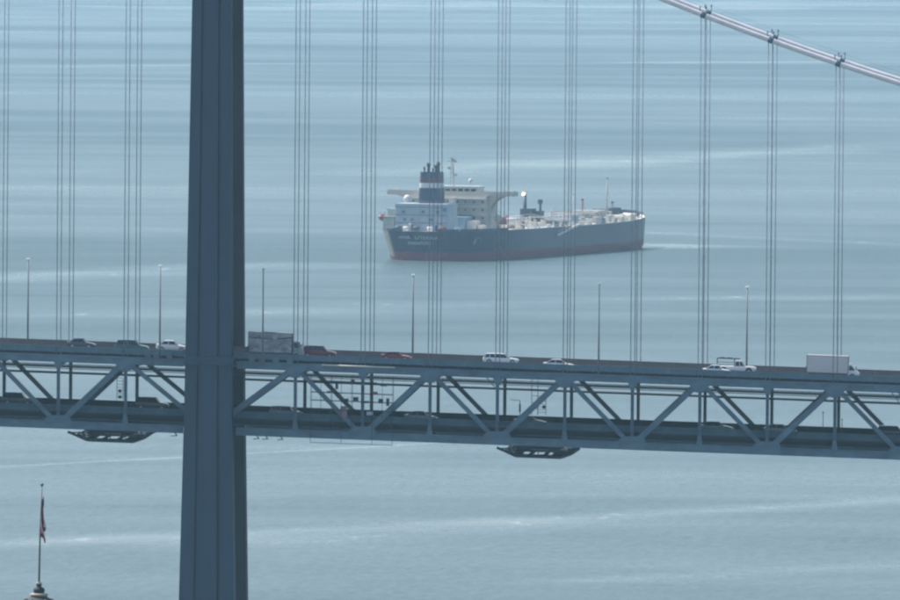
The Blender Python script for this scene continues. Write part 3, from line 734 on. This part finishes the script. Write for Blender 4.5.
# ---------------------------------------------------------------- the tanker
SO = on_water(419, 260.8); TH = R(19.9)
ship = thing('oil_tanker', 'slate blue oil tanker with white deckhouse and banded navy funnel, seen from its stern', 'ship', (SO.x, SO.y, 0), math.pi / 2 - TH)
FB = 10.5
def sobj(name, fn, m, parent=None, bevel=0):
    b_ = bmesh.new(); fn(b_); return obj(name, b_, m, parent or ship, bevel)
ST_ = [  # x(deck), half breadth deck, x(waterline), half breadth waterline, deck height
    (0, .01, 4, .01, FB), (0, 6.5, 3.5, 6.0, FB), (0.2, 10.4, 3.3, 9.0, FB), (1.8, 12.8, 5, 11.0, FB), (5.5, 15.4, 8.5, 13.4, FB), (11.5, 18.0, 15, 16.4, FB), (20, 20.4, 24, 19.4, FB),
    (32, 22, 40, 21.4, FB), (60, 22, 60, 22, FB - .2), (120, 22, 120, 22, FB - .3), (150, 22, 150, 22, FB - .2), (166, 21.9, 166, 21.8, FB), (180, 21.0, 180, 20.8, FB + .3), (194, 18.2, 193.5, 17.6, FB + .7), (207, 12.8, 205, 11.6, FB + 1.1), (217, 6.2, 213, 5.0, FB + 1.4), (222, .01, 217, .01, FB + 1.5)]
def hull_pts(f, k=1):                    # f: 0 waterline 1 deck
    return [Vector((xw + (xd - xw) * f ** 1.3, (bw + (bd - bw) * f ** .75) * k, f * zd)) for xd, bd, xw, bw, zd in ST_]
def hull_band(bm, fs, below=False):
    rows = []
    for f in fs:
        P = hull_pts(max(f, 0)); 
        if f < 0: P = [Vector((p.x, p.y * .96, f * FB)) for p in P]
        loop = P + [Vector((p.x, -p.y, p.z)) for p in P[::-1]]
        rows.append([bm.verts.new(p) for p in loop])
    n = len(rows[0])
    for a, b in zip(rows, rows[1:]):
        for k in range(n):
            f_ = bm.faces.new((a[k], a[(k + 1) % n], b[(k + 1) % n], b[k])); f_.smooth = True
    return rows
BT = .29
def hb(bm):
    hull_band(bm, [BT, .35, .5, .65, .8, 1.0])
hull = sobj('hull', hb, hull_m)
sobj('boot_topping', lambda bm: hull_band(bm, [-.4, -.01, .1, BT]), boot_m)
def dk(bm):
    P = hull_pts(1.0); m_ = [bm.verts.new(p - Vector((0, 0, .02))) for p in P] + [bm.verts.new(Vector((p.x, -p.y, p.z - .02))) for p in P[::-1]]
    n = len(P); L_, R_ = m_[:n], m_[n:][::-1]
    for k in range(n - 1): bm.faces.new((L_[k], L_[k + 1], R_[k + 1], R_[k]))
sobj('main_deck', dk, deckp)
def strip_along(bm, x0, x1, z0, z1, th=.12, side=(-1, 1), inset=.0):
    P = [p for p in hull_pts(1.0) if x0 <= p.x <= x1]
    for sg in side:
        for a, b in zip(P, P[1:]):
            beam(bm, (a.x, (a.y - inset) * sg, a.z + (z0 + z1) / 2), (b.x, (b.y - inset) * sg, b.z + (z0 + z1) / 2), z1 - z0, th)
sobj('stern_bulwark', lambda bm: (strip_along(bm, -1, 33, 0, .9), beam(bm, (0.02, -6.5, FB + .45), (0.02, 6.5, FB + .45), .9, .12)), hull_m)
sobj('bow_bulwark', lambda bm: strip_along(bm, 193, 223, 0, 1.1), hull_m)
sobj('sheer_strake', lambda bm: strip_along(bm, 31, 208, -.02, .22, .2), white_m)
def rail(bm):
    strip_along(bm, 31, 195, 1.05, 1.12, .07); strip_along(bm, 31, 195, .6, .65, .05)
    for sg in (-1, 1):
        for k in range(70): x = 34 + k * 2.1; box(bm, (x, sg * (21.95 if x < 166 else 21.9 - (x - 166) * .06), FB + .4), (.07, .07, 1.2))
sobj('deck_railing', rail, white_m)
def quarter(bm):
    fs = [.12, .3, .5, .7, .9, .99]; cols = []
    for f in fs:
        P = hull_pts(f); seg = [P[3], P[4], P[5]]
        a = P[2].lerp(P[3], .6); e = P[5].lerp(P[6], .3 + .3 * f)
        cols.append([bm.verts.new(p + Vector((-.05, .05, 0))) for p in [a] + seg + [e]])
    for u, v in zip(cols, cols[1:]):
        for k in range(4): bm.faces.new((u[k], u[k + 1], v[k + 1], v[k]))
sobj('sunlit_quarter_patch', quarter, mat('painted_sunlight', (.20, .21, .19), .6, 0, .3, .4, col2=(.34, .33, .29), streak=(1, 1, .3)), hull)  # sunlight on the port quarter, painted as a pale patch
# lettering on the stern
def letters(body, name, size, z):
    cu = bpy.data.curves.new(name, 'FONT'); cu.body = body; cu.size = size; cu.align_x = 'CENTER'; cu.align_y = 'CENTER'; cu.extrude = .03; cu.offset = .025
    cu.space_character = 1.12
    tmp = bpy.data.objects.new(name, cu); C.objects.link(tmp); bpy.context.view_layer.update()
    me = bpy.data.meshes.new_from_object(tmp.evaluated_get(bpy.context.evaluated_depsgraph_get())); bpy.data.objects.remove(tmp); bpy.data.curves.remove(cu)
    me.name = name; me.materials.clear(); me.materials.append(pale_m)
    o = bpy.data.objects.new(name, me); C.objects.link(o); o.parent = hull
    f = z / FB; x = 3.4 + (0.1 - 3.4) * f ** 1.3 - .2
    o.location = (x, .5, z); o.rotation_euler = (math.pi / 2 - .12, 0, -math.pi / 2)
    return o
letters('HNK  OVERSEA', 'ship_name', 2.0, 8.3); letters('SINGAPORE', 'home_port', 1.5, 6.2)
def emblem(bm):
    P = [(0, 0), (1.0, .2), (2.6, 2.3), (3.3, 2.6), (4.2, 1.3), (4.8, 1.2), (3.8, 3.4), (2.5, 3.6), (1.2, 1.9), (.3, 1.0)]
    plate(bm, [(a - 2.4, b) for a, b in P], -.04, .04)
em = sobj('emblem', emblem, mat('faded_emblem_paint', (.15, .18, .23), .6), hull)
em.location = (11.6, -18.15, 5.8); em.rotation_euler = (R(-18), 0, R(-27))
# engine casing and funnel
CZ = 20.3
cas = sobj('engine_casing', lambda bm: box(bm, (9.5, .8, (FB + CZ) / 2), (11, 19.6, CZ - FB)), pale_m, bevel=.15)
sobj('casing_rail', lambda bm: [beam(bm, (3.9, -9.9, CZ + z), (3.9, 11.5, CZ + z), .05, .05, (0, 0, 1)) for z in (.5, 1.0)], white_m, cas)
sobj('ventilator', lambda bm: [box(bm, (3.8, y, CZ - 2.2), (.3, 1.3, 1.2)) for y in (-8.2,)], mat('vent_blue', (.05, .20, .38), .6), cas)
sobj('door', lambda bm: [box(bm, (3.95, y, FB + 1.1), (.12, .9, 2.0)) for y in (-5, 4)], bgrey_m, cas)
FC = (13.0, .1)
def fsec(z):
    t_ = (z - CZ) / 12.2; w_, l_ = 4.15 - .65 * t_, 4.4 - .4 * t_
    return [Vector((FC[0] + math.copysign(abs(math.cos(a)) ** .45, math.cos(a)) * l_, FC[1] + math.copysign(abs(math.sin(a)) ** .45, math.sin(a)) * w_, z)) for a in [2 * math.pi * k / 28 for k in range(28)]]
zf = [CZ, CZ + 5.5, CZ + 7.3, CZ + 9.2, CZ + 11.2]
fn = sobj('funnel', lambda bm: loft(bm, [fsec(z) for z in (zf[0], zf[1])]), navy_m)
sobj('white_band', lambda bm: loft(bm, [fsec(z) for z in (zf[1], zf[2])]), white_m, fn)
sobj('red_band', lambda bm: loft(bm, [fsec(z) for z in (zf[2], zf[3])]), fred_m, fn)
sobj('funnel_top', lambda bm: loft(bm, [fsec(z) for z in (zf[3], zf[4])]), navy_m, fn)
for y, h_, r_ in ((1.3, 14.2, .55), (-1.5, 13.6, .45), (-2.4, 14.6, .5), (2.9, 12.9, .28), (-.4, 12.4, .3)):
    sobj('exhaust_pipe', lambda bm: (tube(bm, [(FC[0], y, CZ + 11), (FC[0], y, CZ + h_)], r_, 10), tube(bm, [(FC[0], y, CZ + h_ - .9), (FC[0] - .3, y, CZ + h_)], r_ * 1.3, 10)), sooty, fn)
for z in (13.4, 16.2, 19.0):
    sobj('casing_ledge', lambda bm: box(bm, (3.9, .8, z), (.35, 19.8, .12)), bgrey_m, cas)
for y, z in ((7, 14.6), (4.2, 14.6), (-3, 14.6), (7.5, 17.3), (0, 17.4), (-5.5, 17.4)):
    sobj('louvre', lambda bm: [box(bm, (3.93, y, z + q), (.1, 1.2, .12)) for q in (-.4, -.15, .1, .35)], bgrey_m, cas)
sobj('ladder', lambda bm: ([beam(bm, (3.7, 2 + e, FB), (3.7, 2 + e, CZ + 1), .08, .08, (1, 0, 0)) for e in (-.3, .3)], [box(bm, (3.7, 2, FB + .4 * k), (.06, .6, .06)) for k in range(24)]), white_m, cas)
# accommodation block, deck by deck
AX0, AX1 = 30.0, 42.0
acc = sobj('accommodation_block', lambda bm: box(bm, ((AX0 + AX1) / 2, 0, (FB + 22.6) / 2), (AX1 - AX0, 29, 22.6 - FB)), acc_m)
for k, z in enumerate((13.3, 16.1, 18.9, 21.6)):
    sobj('balcony', lambda bm: (box(bm, (AX0 - .9, 0, z), (1.8, 29.6, .22)), [beam(bm, (AX0 - 1.75, -14.7, z + q), (AX0 - 1.75, 14.7, z + q), .06, .05, (0, 0, 1)) for q in (.6, 1.1)],
                                [box(bm, (AX0 - 1.75, -14.7 + 1.225 * j, z + .6), (.05, .05, 1.1)) for j in range(25)]), white_m, acc)
for z in (11.9, 14.6, 17.5, 20.3):
    for j in range(9):
        y = -13.2 + j * 3.3
        sobj('window', lambda bm: box(bm, (AX0 - .02, y, z + .15), (.12, .75, .7)), glass_m, acc)
sobj('stair_tower', lambda bm: box(bm, (AX0 - 3.2, -2.8, (FB + 22.0) / 2), (2.8, 2.0, 22.0 - FB)), cream_m, acc)
wing = sobj('bridge_wing', lambda bm: (box(bm, (34.5, 0, 22.85), (5.5, 48, .5)), [box(bm, (x, 0, 23.6), (.12, 48, 1.1)) for x in (31.8, 37.2)], [box(bm, (34.5, y, 23.6), (5.3, .12, 1.1)) for y in (-23.9, 23.9)],
                                      [box(bm, (34.5, y, 23.7), (3.0, 3.4, 1.5)) for y in (-22, 22)]), acc_m)
def bracket(bm):
    for sg in (-1, 1):
        for x in (32.6, 36.4):
            arc = [(14.5 + 7.2 * (1 - math.cos(a)), 22.6 - 7.0 * (1 - math.sin(a))) for a in [math.pi / 2 * k / 8 for k in range(9)]]
            pts = [(14.5, 22.6)] + arc
            a_ = [bm.verts.new((x - .12, y * sg, z)) for y, z in pts]; b_ = [bm.verts.new((x + .12, y * sg, z)) for y, z in pts]; n = len(a_)
            for k in range(1, n - 1): bm.faces.new((a_[0], a_[k], a_[k + 1])); bm.faces.new((b_[0], b_[k + 1], b_[k]))
            for k in range(n): bm.faces.new((a_[k], b_[k], b_[(k + 1) % n], a_[(k + 1) % n]))
sobj('wing_bracket', bracket, acc_m, wing)
wh = sobj('wheelhouse', lambda bm: (box(bm, (36.5, 0, 24.4), (7.5, 20, 2.6)), box(bm, (36.0, -.2, 25.85), (8.6, 21, .35))), white_m)
for j in range(8):
    sobj('window', lambda bm: box(bm, (32.72, -8.6 + j * 2.45, 24.6), (.08, 1.7, .9)), glass_m, wh)
def radar(bm):
    x, y = 34, .0
    for ex, ey in ((-.6, -.6), (.6, -.6), (0, .7)): tube(bm, [(x + ex, y + ey, 26), (x + ex * .3, y + ey * .3, 36)], .16, 6)
    for z in (28.5, 31, 33.5, 35.5): beam(bm, (x, y - 2.1, z), (x, y + 1.9, z), .22, .5)
    box(bm, (x, y, 36), (1.6, 1.6, .3)); beam(bm, (x, y - 2.0, 34.6), (x, y + 1.8, 34.9), .35, .3); tube(bm, [(x, y, 36), (x, y, 38.4)], .08, 6)
    for yy, z in ((-1.4, 30), (1.1, 32.4), (-1.0, 35.0)): box(bm, (x, y + yy, z), (.9, .9, .9))
sobj('radar_mast', radar, mat('mast_buff', (.46, .44, .42), .6))
def dome(bm, c, r): lathe(bm, [(r * .35, -r * 1.6), (r * .35, -r)] + [(r * math.cos(a), r * math.sin(a)) for a in [-1.2, -.8, -.4, 0, .4, .8, 1.2, 1.5]], c, 14)
sobj('satellite_dome', lambda bm: dome(bm, (22, 12.6, 21.4), 1.5), white_m); sobj('satellite_dome', lambda bm: dome(bm, (33, -7.4, 28), .8), white_m)
# lower houses round the stern
pt = sobj('port_deckhouse', lambda bm: (box(bm, (10.5, 14.2, 12.9), (7, 4.2, 4.8)), box(bm, (12.5, 14.0, 16.5), (5, 3.6, 2.3)), box(bm, (21, 12.8, 15.2), (9, 5, 9.4)), box(bm, (10.0, 13.9, 15.4), (8, 5.6, .25)), box(bm, (12.5, 13.9, 17.9), (5.6, 4.6, .5))), mat('deckhouse_grey_green', (.36, .39, .37), .6, 0, .15, .3))
for z in (13.2, 16.9):
    sobj('handrail', lambda bm: [beam(bm, (5.8, 10.4, z + q), (5.8, 17, z + q), .07, .06, (0, 0, 1)) for q in (0, .55, 1.1)], white_m, pt)
sobj('starboard_deckhouse', lambda bm: (box(bm, (24, -6.4, 12.8), (9, 6.5, 4.6)), box(bm, (24, -6.4, 15.2), (9.8, 7.4, .2))), mat('deckhouse_blue', (.24, .36, .46), .6, 0, .1, .3))
sobj('cream_locker', lambda bm: (box(bm, (25, -11.6, 12.2), (5, 3.6, 3.4)), box(bm, (25, -14.8, 11.5), (4, 1.8, 2.0))), cream_m)
def lboat(bm, c):
    rr = []
    for k in range(9):
        a = -1 + 2 * k / 8; r_ = max(.12, (1 - abs(a) ** 2.6)) ; x = c[0] + a * 3.4
        rr.append([Vector((x, c[1] + 1.25 * r_ * math.cos(t_), c[2] + 1.35 * r_ * math.sin(t_))) for t_ in [2 * math.pi * q / 12 for q in range(12)]])
    loft(bm, rr, smooth=True)
lbt = sobj('lifeboat', lambda bm: lboat(bm, (11, 17.9, 15.0)), orange_m)
sobj('davit', lambda bm: [tube(bm, [(x, 15.4, 11), (x, 16.2, 16.8), (x, 17.8, 17.3), (x, 17.9, 16.2)], .18, 6) for x in (8.6, 13.4)], white_m, lbt)
lb2 = sobj('lifeboat', lambda bm: lboat(bm, (34, -17.6, 14.6)), mat('lifeboat_pale', (.5, .45, .4), .5))
sobj('davit', lambda bm: [tube(bm, [(x, -15.4, 11), (x, -16.2, 16.8), (x, -17.8, 17.3), (x, -17.6, 16.2)], .18, 6) for x in (31.6, 36.4)], white_m, lb2)
for x, y, m_ in ((1.8, 5.5, white_m), (2.2, -3.5, white_m), (2.4, -8.0, rust_m), (2, 2, bgrey_m), (4, -13.2, white_m), (3, 9.2, bgrey_m)):
    sobj('mooring_winch', lambda bm: (box(bm, (x, y, FB + .5), (1.4, 1.8, .9)), tube(bm, [(x, y - 1.2, FB + 1.1), (x, y + 1.2, FB + 1.1)], .55, 10)), m_)
sobj('white_light', lambda bm: dome(bm, (1.5, 4.0, FB + 2.4), .45), white_m)
# cargo deck: pipes, cranes, tank fittings
for y, z, r_ in ((-1.8, 1.6, .35), (-.6, 1.6, .35), (.6, 1.6, .35), (1.9, 1.6, .35), (3.4, 1.2, .25), (-3.3, 1.3, .25), (0, 2.9, .22), (-1.2, 2.9, .22)):
    sobj('cargo_pipe', lambda bm: tube(bm, [(47, y, FB + z), (194, y, FB + z)], r_, 8), pale_m if z < 2 else white_m)
sobj('catwalk', lambda bm: (beam(bm, (44, -4.6, FB + 2.6), (194, -4.6, FB + 2.6), .15, 1.2), [beam(bm, (44, -4.6 + e, FB + 3.7), (194, -4.6 + e, FB + 3.7), .07, .06) for e in (-.6, .6)],
                            [box(bm, (46 + 4.2 * k, -4.6, FB + 1.3), (.2, 1.0, 2.6)) for k in range(36)]), white_m)
for x in (112, 116, 120, 124, 128):
    sobj('manifold_pipe', lambda bm: tube(bm, [(x, -18.5, FB + 1.3), (x, 18.5, FB + 1.3)], .32, 8), pale_m)
def crane(x, y, h_, m_, boom, jib):
    def f(bm):
        tube(bm, [(x, y, FB), (x, y, FB + h_)], [1.0, .75], 12); box(bm, (x, y, FB + h_ - 1.0), (2.4, 2.2, 2.2))
        beam(bm, (x, y, FB + h_ - .6), (x + boom, y - jib, FB + h_ + .9), .55, .6); tube(bm, [(x, y, FB + h_ + 1.4), (x + boom, y - jib, FB + h_ + .9)], .05, 5)
    return sobj('cargo_crane', f, m_)
crane(62, -9.5, 3.0, rust_m, 10, -2)
sobj('red_deck_store', lambda bm: (box(bm, (58, -9, FB + 2.2), (4, 4.0, 3.4)), box(bm, (60, -6.8, FB + 1.4), (3, 5, 2.2)), tube(bm, [(50, -12, FB + 1), (50, -12, FB + 4)], .3, 6)), rust_m)
km = sobj('king_post', lambda bm: (box(bm, (110, -2, FB + 2.8), (5, 4.4, 5.6)), tube(bm, [(108, -1.5, FB), (108, -1.5, FB + 10.6)], [.9, .55], 10), box(bm, (112, -5.2, FB + 2.4), (4, 3.2, 4.8)),
                                   tube(bm, [(112, -6.0, FB), (112, -6.0, FB + 8.2)], .5, 8), box(bm, (112, -6.0, FB + 8.2), (1.4, 1.4, 1.5))), bgrey_m)
sobj('sun_glint_box', lambda bm: box(bm, (107.6, -1.0, FB + 10.9), (.5, .7, .7)), glow_m, km)  # added glow in place of a sun glint on the post top
sobj('glint_backing_box', lambda bm: (box(bm, (108.3, -1.0, FB + 10.9), (.8, 1.6, 1.4)), box(bm, (108, -1.0, FB + 11.75), (1.2, 1.7, .2))), cream_m, km)  # pale box behind the glint, no lamp inside
for y0, y1, x0, x1, z0, z1 in ((-8, -20.4, 119, 131, 4.6, 3.5), (-9, -16, 92, 100, 3.2, 2.7), (-6, -14, 138, 152, 3.2, 3.6)):
    sobj('hose_boom', lambda bm: (beam(bm, (x0, y0, FB + z0), (x1, y1, FB + z1), .5, .5), beam(bm, (x0, y0, FB), (x0, y0, FB + z0), .6, .6), beam(bm, (x0, y0, FB + z0 + .9), (x1, y1, FB + z1), .15, .15)), cream_m)
sobj('boarding_ladder', lambda bm: (beam(bm, (84, -22.5, FB - 3.0), (108, -22.5, FB + .2), .75, .7), beam(bm, (84, -22.9, FB - 1.8), (108, -22.9, FB + 1.4), .10, .08)), cream_m)
sobj('white_screen', lambda bm: box(bm, (110.5, -19.8, FB + 1.7), (7, .6, 3.4)), pale_m)
def mast(x, y, h_, r_, m_, yards):
    def f(bm):
        tube(bm, [(x, y, FB), (x, y, FB + h_)], [r_, r_ * .5], 8)
        for z, l_ in yards: beam(bm, (x, y - l_, FB + z), (x, y + l_, FB + z), .18, .2)
        box(bm, (x, y, FB + h_), (.8, .8, .6)); tube(bm, [(x, y, FB + h_), (x - 5, y, FB)], .05, 5); tube(bm, [(x, y, FB + h_), (x + 6, y, FB)], .05, 5)
    return sobj('signal_mast', f, m_)
mast(203, 0, 14.8, .38, mat('foremast_pinkish', (.45, .40, .38), .6), ((10.5, 1.2), (13.0, .9), (14, 1.4)))
mast(167, -3, 7.6, .35, rust_m, ((7, .8),)); mast(171, 2, 9.5, .16, white_m, ((6, .4),)); mast(212, 1, 5.5, .2, bgrey_m, ((4, .5),))
brown_m = mat('rusty_brown_paint', (.20, .12, .09), .7, 0, .2, .5)
rnd = random.Random(3)
for k in range(9):
    x, y = 190 + k * 2.9, rnd.uniform(-4, 4) * (1 - k / 12)
    sobj('windlass', lambda bm: (box(bm, (x, y, FB + 1.9), (rnd.uniform(1.6, 3), rnd.uniform(2, 3.4), rnd.uniform(2.0, 3.4))), tube(bm, [(x, y - 2.2, FB + 1.9), (x, y + 2.2, FB + 1.9)], .9, 10)), bgrey_m)
sobj('forecastle_house', lambda bm: (box(bm, (184, 0, FB + 1.6), (9, 10, 2.8)), box(bm, (184, 0, FB + 3.1), (10, 11, .2)), box(bm, (168, 0, FB + 1.9), (14, 9, 2.0))), mat('store_house_buff', (.40, .38, .35), .7, 0, .1, .4))
# countless small tank hatches, valves and vent posts on the cargo deck
fit_w, fit_d = [], []
for k in range(170):
    x = rnd.uniform(46, 202); hbw = 21.6 if x < 166 else 21.6 - (x - 166) * .16
    y = -rnd.uniform(7, hbw - 1.0)
    if y < -17.5 and 60 < x < 100 and False: continue
    big = .75 if (62 < x < 100 or x > 128) else .45
    kind_ = rnd.random()
    sx, sy, sz = rnd.uniform(.9, 2.6), rnd.uniform(.8, 2.0), rnd.uniform(.6, 1.5) * (.6 + big)
    white = rnd.random() < .74
    def f(bm):
        if kind_ < .55: box(bm, (x, y, FB + sz / 2 - .3), (sx, sy, sz)); box(bm, (x, y, FB + sz - .25), (sx + .2, sy + .2, .12))
        elif kind_ < .8: tube(bm, [(x, y, FB - .2), (x, y, FB + sz)], .45, 8); tube(bm, [(x, y, FB + sz), (x, y, FB + sz + .3)], .65, 8)
        else: tube(bm, [(x - 2, y, FB + .7), (x + 2, y, FB + .7), (x + 2, y - .01, FB - .2)], .3, 6); box(bm, (x, y, FB + .5), (.8, .8, 1.4))
    sobj('tank_hatch' if kind_ < .55 else 'vent_post' if kind_ < .8 else 'valve', f, (cream_m if rnd.random() < .6 else white_m) if white else (bgrey_m if rnd.random() < .6 else brown_m))
for x, l_, h_ in ((134, 6, 2.2), (147, 3, 2.5), (161, 4.5, 1.6), (173, 3, 1.9)):
    sobj('side_tank', lambda bm: (box(bm, (x, -20.4, FB + h_ / 2), (l_, 1.2, h_)), box(bm, (x, -20.4, FB + h_ + .06), (l_ + .3, 1.5, .12))), cream_m)

# ---------------------------------------------------------------- flag and the clock tower top it flies from
FP = on_Y(39.0, 590, 1000.0)
ct = thing('clock_tower', 'buff stone clock tower top with a dark domed roof below the flagpole', 'tower', (FP.x, FP.y, 0))
zt_ = FP.z
def cobj(name, prof, m, n=20):
    b_ = bmesh.new(); lathe(b_, prof, (0, 0, 0), n); return obj(name, b_, m, ct)
cobj('finial', [(.10, zt_ + .50), (.20, zt_ + .42), (.22, zt_ + .32), (.14, zt_ + .26), (.36, zt_ + .16), (.45, zt_ - .02), (.40, zt_ - .2), (.30, zt_ - .3)][::-1], lead_m)
cobj('finial_collar', [(.30, zt_ - .52), (.62, zt_ - .48), (.70, zt_ - .36), (.62, zt_ - .27), (.30, zt_ - .24)], stone_m)
cobj('finial_ring', [(.10, zt_ + .44), (.22, zt_ + .44), (.22, zt_ + .54), (.10, zt_ + .56)], stone_m)
dm = cobj('dome', [(2.9, zt_ - 4.2), (2.7, zt_ - 3.2), (2.2, zt_ - 2.1), (1.5, zt_ - 1.2), (.95, zt_ - .7), (.6, zt_ - .5)], lead_m, 24)
for k in range(12):
    a = 2 * math.pi * k / 12
    b_ = bmesh.new(); tube(b_, [(2.92 * math.cos(a), 2.92 * math.sin(a), zt_ - 4.2), (2.24 * math.cos(a), 2.24 * math.sin(a), zt_ - 2.1), (.97 * math.cos(a), .97 * math.sin(a), zt_ - .7)], .09, 6); obj('dome_rib', b_, lead_m, dm)
cobj('cornice', [(3.0, zt_ - 5.0), (3.5, zt_ - 4.7), (3.5, zt_ - 4.3), (2.9, zt_ - 4.2)], stone_m, 24)
for k in range(10):
    a = 2 * math.pi * k / 10
    b_ = bmesh.new(); tube(b_, [(2.8 * math.cos(a), 2.8 * math.sin(a), zt_ - 10), (2.7 * math.cos(a), 2.7 * math.sin(a), zt_ - 5)], .3, 8); obj('column', b_, stone_m, ct)
cobj('lantern_core', [(2.1, zt_ - 10), (2.1, zt_ - 5)], lead_m)
b_ = bmesh.new(); box(b_, (0, 0, zt_ - 14), (9, 9, 8)); box(b_, (0, 0, zt_ - 18.4), (11, 11, .8)); box(b_, (0, 0, (zt_ - 18.8 + 3) / 2), (10, 10, zt_ - 21.8)); obj('shaft', b_, stone_m, ct)
for e in (-1, 1):
    b_ = bmesh.new(); tube(b_, [(0, e * 5.0, zt_ - 26), (0, e * 5.12, zt_ - 26)], 3.3, 28); obj('clock_face', b_, mat('clock_face_white', (.7, .69, .64), .6), ct)
b_ = bmesh.new(); box(b_, (0, 0, 1), (70, 46, 6))
obj('quay', b_, mat('quay_concrete', (.30, .29, .27), .9, 0, .2, .1, .2)).location = (FP.x, FP.y, 0)
tag(bpy.data.objects['quay'], 'concrete quay under the clock tower', kind='structure')
fpole = thing('flagpole', 'slender leaning flagpole with a ball top standing on the clock tower', 'flagpole', (FP.x, FP.y, zt_ + .52))
HPOLE = 7.35
b_ = bmesh.new(); tube(b_, [(0, 0, 0), (.05, 0, HPOLE * .5), (.17, 0, HPOLE)], [.075, .06, .04], 8); obj('pole', b_, pole_m, fpole)
b_ = bmesh.new(); lathe(b_, [(.02, HPOLE - .07), (.10, HPOLE - .02), (.13, HPOLE + .06), (.10, HPOLE + .14), (.02, HPOLE + .18)], (.17, 0, 0), 10); obj('ball', b_, pole_m, fpole)
flm = bpy.data.materials.new('flag_cloth'); flm.use_nodes = True; N = flm.node_tree.nodes; L = flm.node_tree.links; b = N['Principled BSDF']; b.inputs['Roughness'].default_value = .9
uvn = N.new('ShaderNodeUVMap'); uvn.uv_map = 'flag'; sp = N.new('ShaderNodeSeparateXYZ'); L.new(uvn.outputs[0], sp.inputs[0])
def fm(op, a, b_=None):
    n = N.new('ShaderNodeMath'); n.operation = op
    for i, v in enumerate((a, b_)):
        if v is None: continue
        if isinstance(v, (int, float)): n.inputs[i].default_value = v
        else: L.new(v, n.inputs[i])
    return n.outputs[0]
stripe = fm('LESS_THAN', fm('MODULO', fm('MULTIPLY', sp.outputs[1], 13), 2.0), 1.0)
canton = fm('MULTIPLY', fm('LESS_THAN', sp.outputs[0], .4), fm('GREATER_THAN', sp.outputs[1], .46))
stu = fm('LESS_THAN', fm('ADD', fm('POWER', fm('SUBTRACT', fm('MODULO', fm('MULTIPLY', sp.outputs[0], 27.5), 1.0), .5), 2), fm('POWER', fm('SUBTRACT', fm('MODULO', fm('MULTIPLY', sp.outputs[1], 16.5), 1.0), .5), 2)), .06)
m1 = N.new('ShaderNodeMix'); m1.data_type = 'RGBA'; L.new(stripe, m1.inputs[0]); m1.inputs[6].default_value = (.62, .58, .58, 1); m1.inputs[7].default_value = (.33, .02, .04, 1)
m3 = N.new('ShaderNodeMix'); m3.data_type = 'RGBA'; L.new(stu, m3.inputs[0]); m3.inputs[6].default_value = (.015, .02, .09, 1); m3.inputs[7].default_value = (.62, .6, .6, 1)
m2 = N.new('ShaderNodeMix'); m2.data_type = 'RGBA'; L.new(canton, m2.inputs[0]); L.new(m1.outputs[2], m2.inputs[6]); L.new(m3.outputs[2], m2.inputs[7]); L.new(m2.outputs[2], b.inputs['Base Color'])
b_ = bmesh.new(); uvl = b_.loops.layers.uv.new('flag'); NU, NV = 30, 26; g_ = []
ztf = HPOLE - .75
for i in range(NU + 1):
    u = i / NU; row = []
    for j in range(NV + 1):
        v = j / NV
        drop = u * 2.25 + (1 - v) * 1.55 * (1 - .12 * u)
        gather = .05 + .33 * min(1, .25 + u * 1.1)
        x = .13 - drop * .024 + .03 + gather * (.5 - .5 * math.cos(v * math.pi * 3 + u * 2.2)) * (.75 + .3 * math.sin(u * 7 + 1))
        y = .22 * math.sin(v * math.pi * 5 + u * 3) * min(1, u * 3 + .1)
        row.append((b_.verts.new((x, y, ztf - drop)), (u, v)))
    g_.append(row)
for i in range(NU):
    for j in range(NV):
        q = (g_[i][j], g_[i + 1][j], g_[i + 1][j + 1], g_[i][j + 1]); f = b_.faces.new([a[0] for a in q]); f.smooth = True
        for lp, a in zip(f.loops, q): lp[uvl].uv = a[1]
fo = obj('flag', b_, flm); fo.location = (FP.x, FP.y, zt_ + .52)
md = fo.modifiers.new('thickness', 'SOLIDIFY'); md.thickness = .01
tag(fo, 'red and white striped flag with blue canton hanging limp from its pole', 'flag')
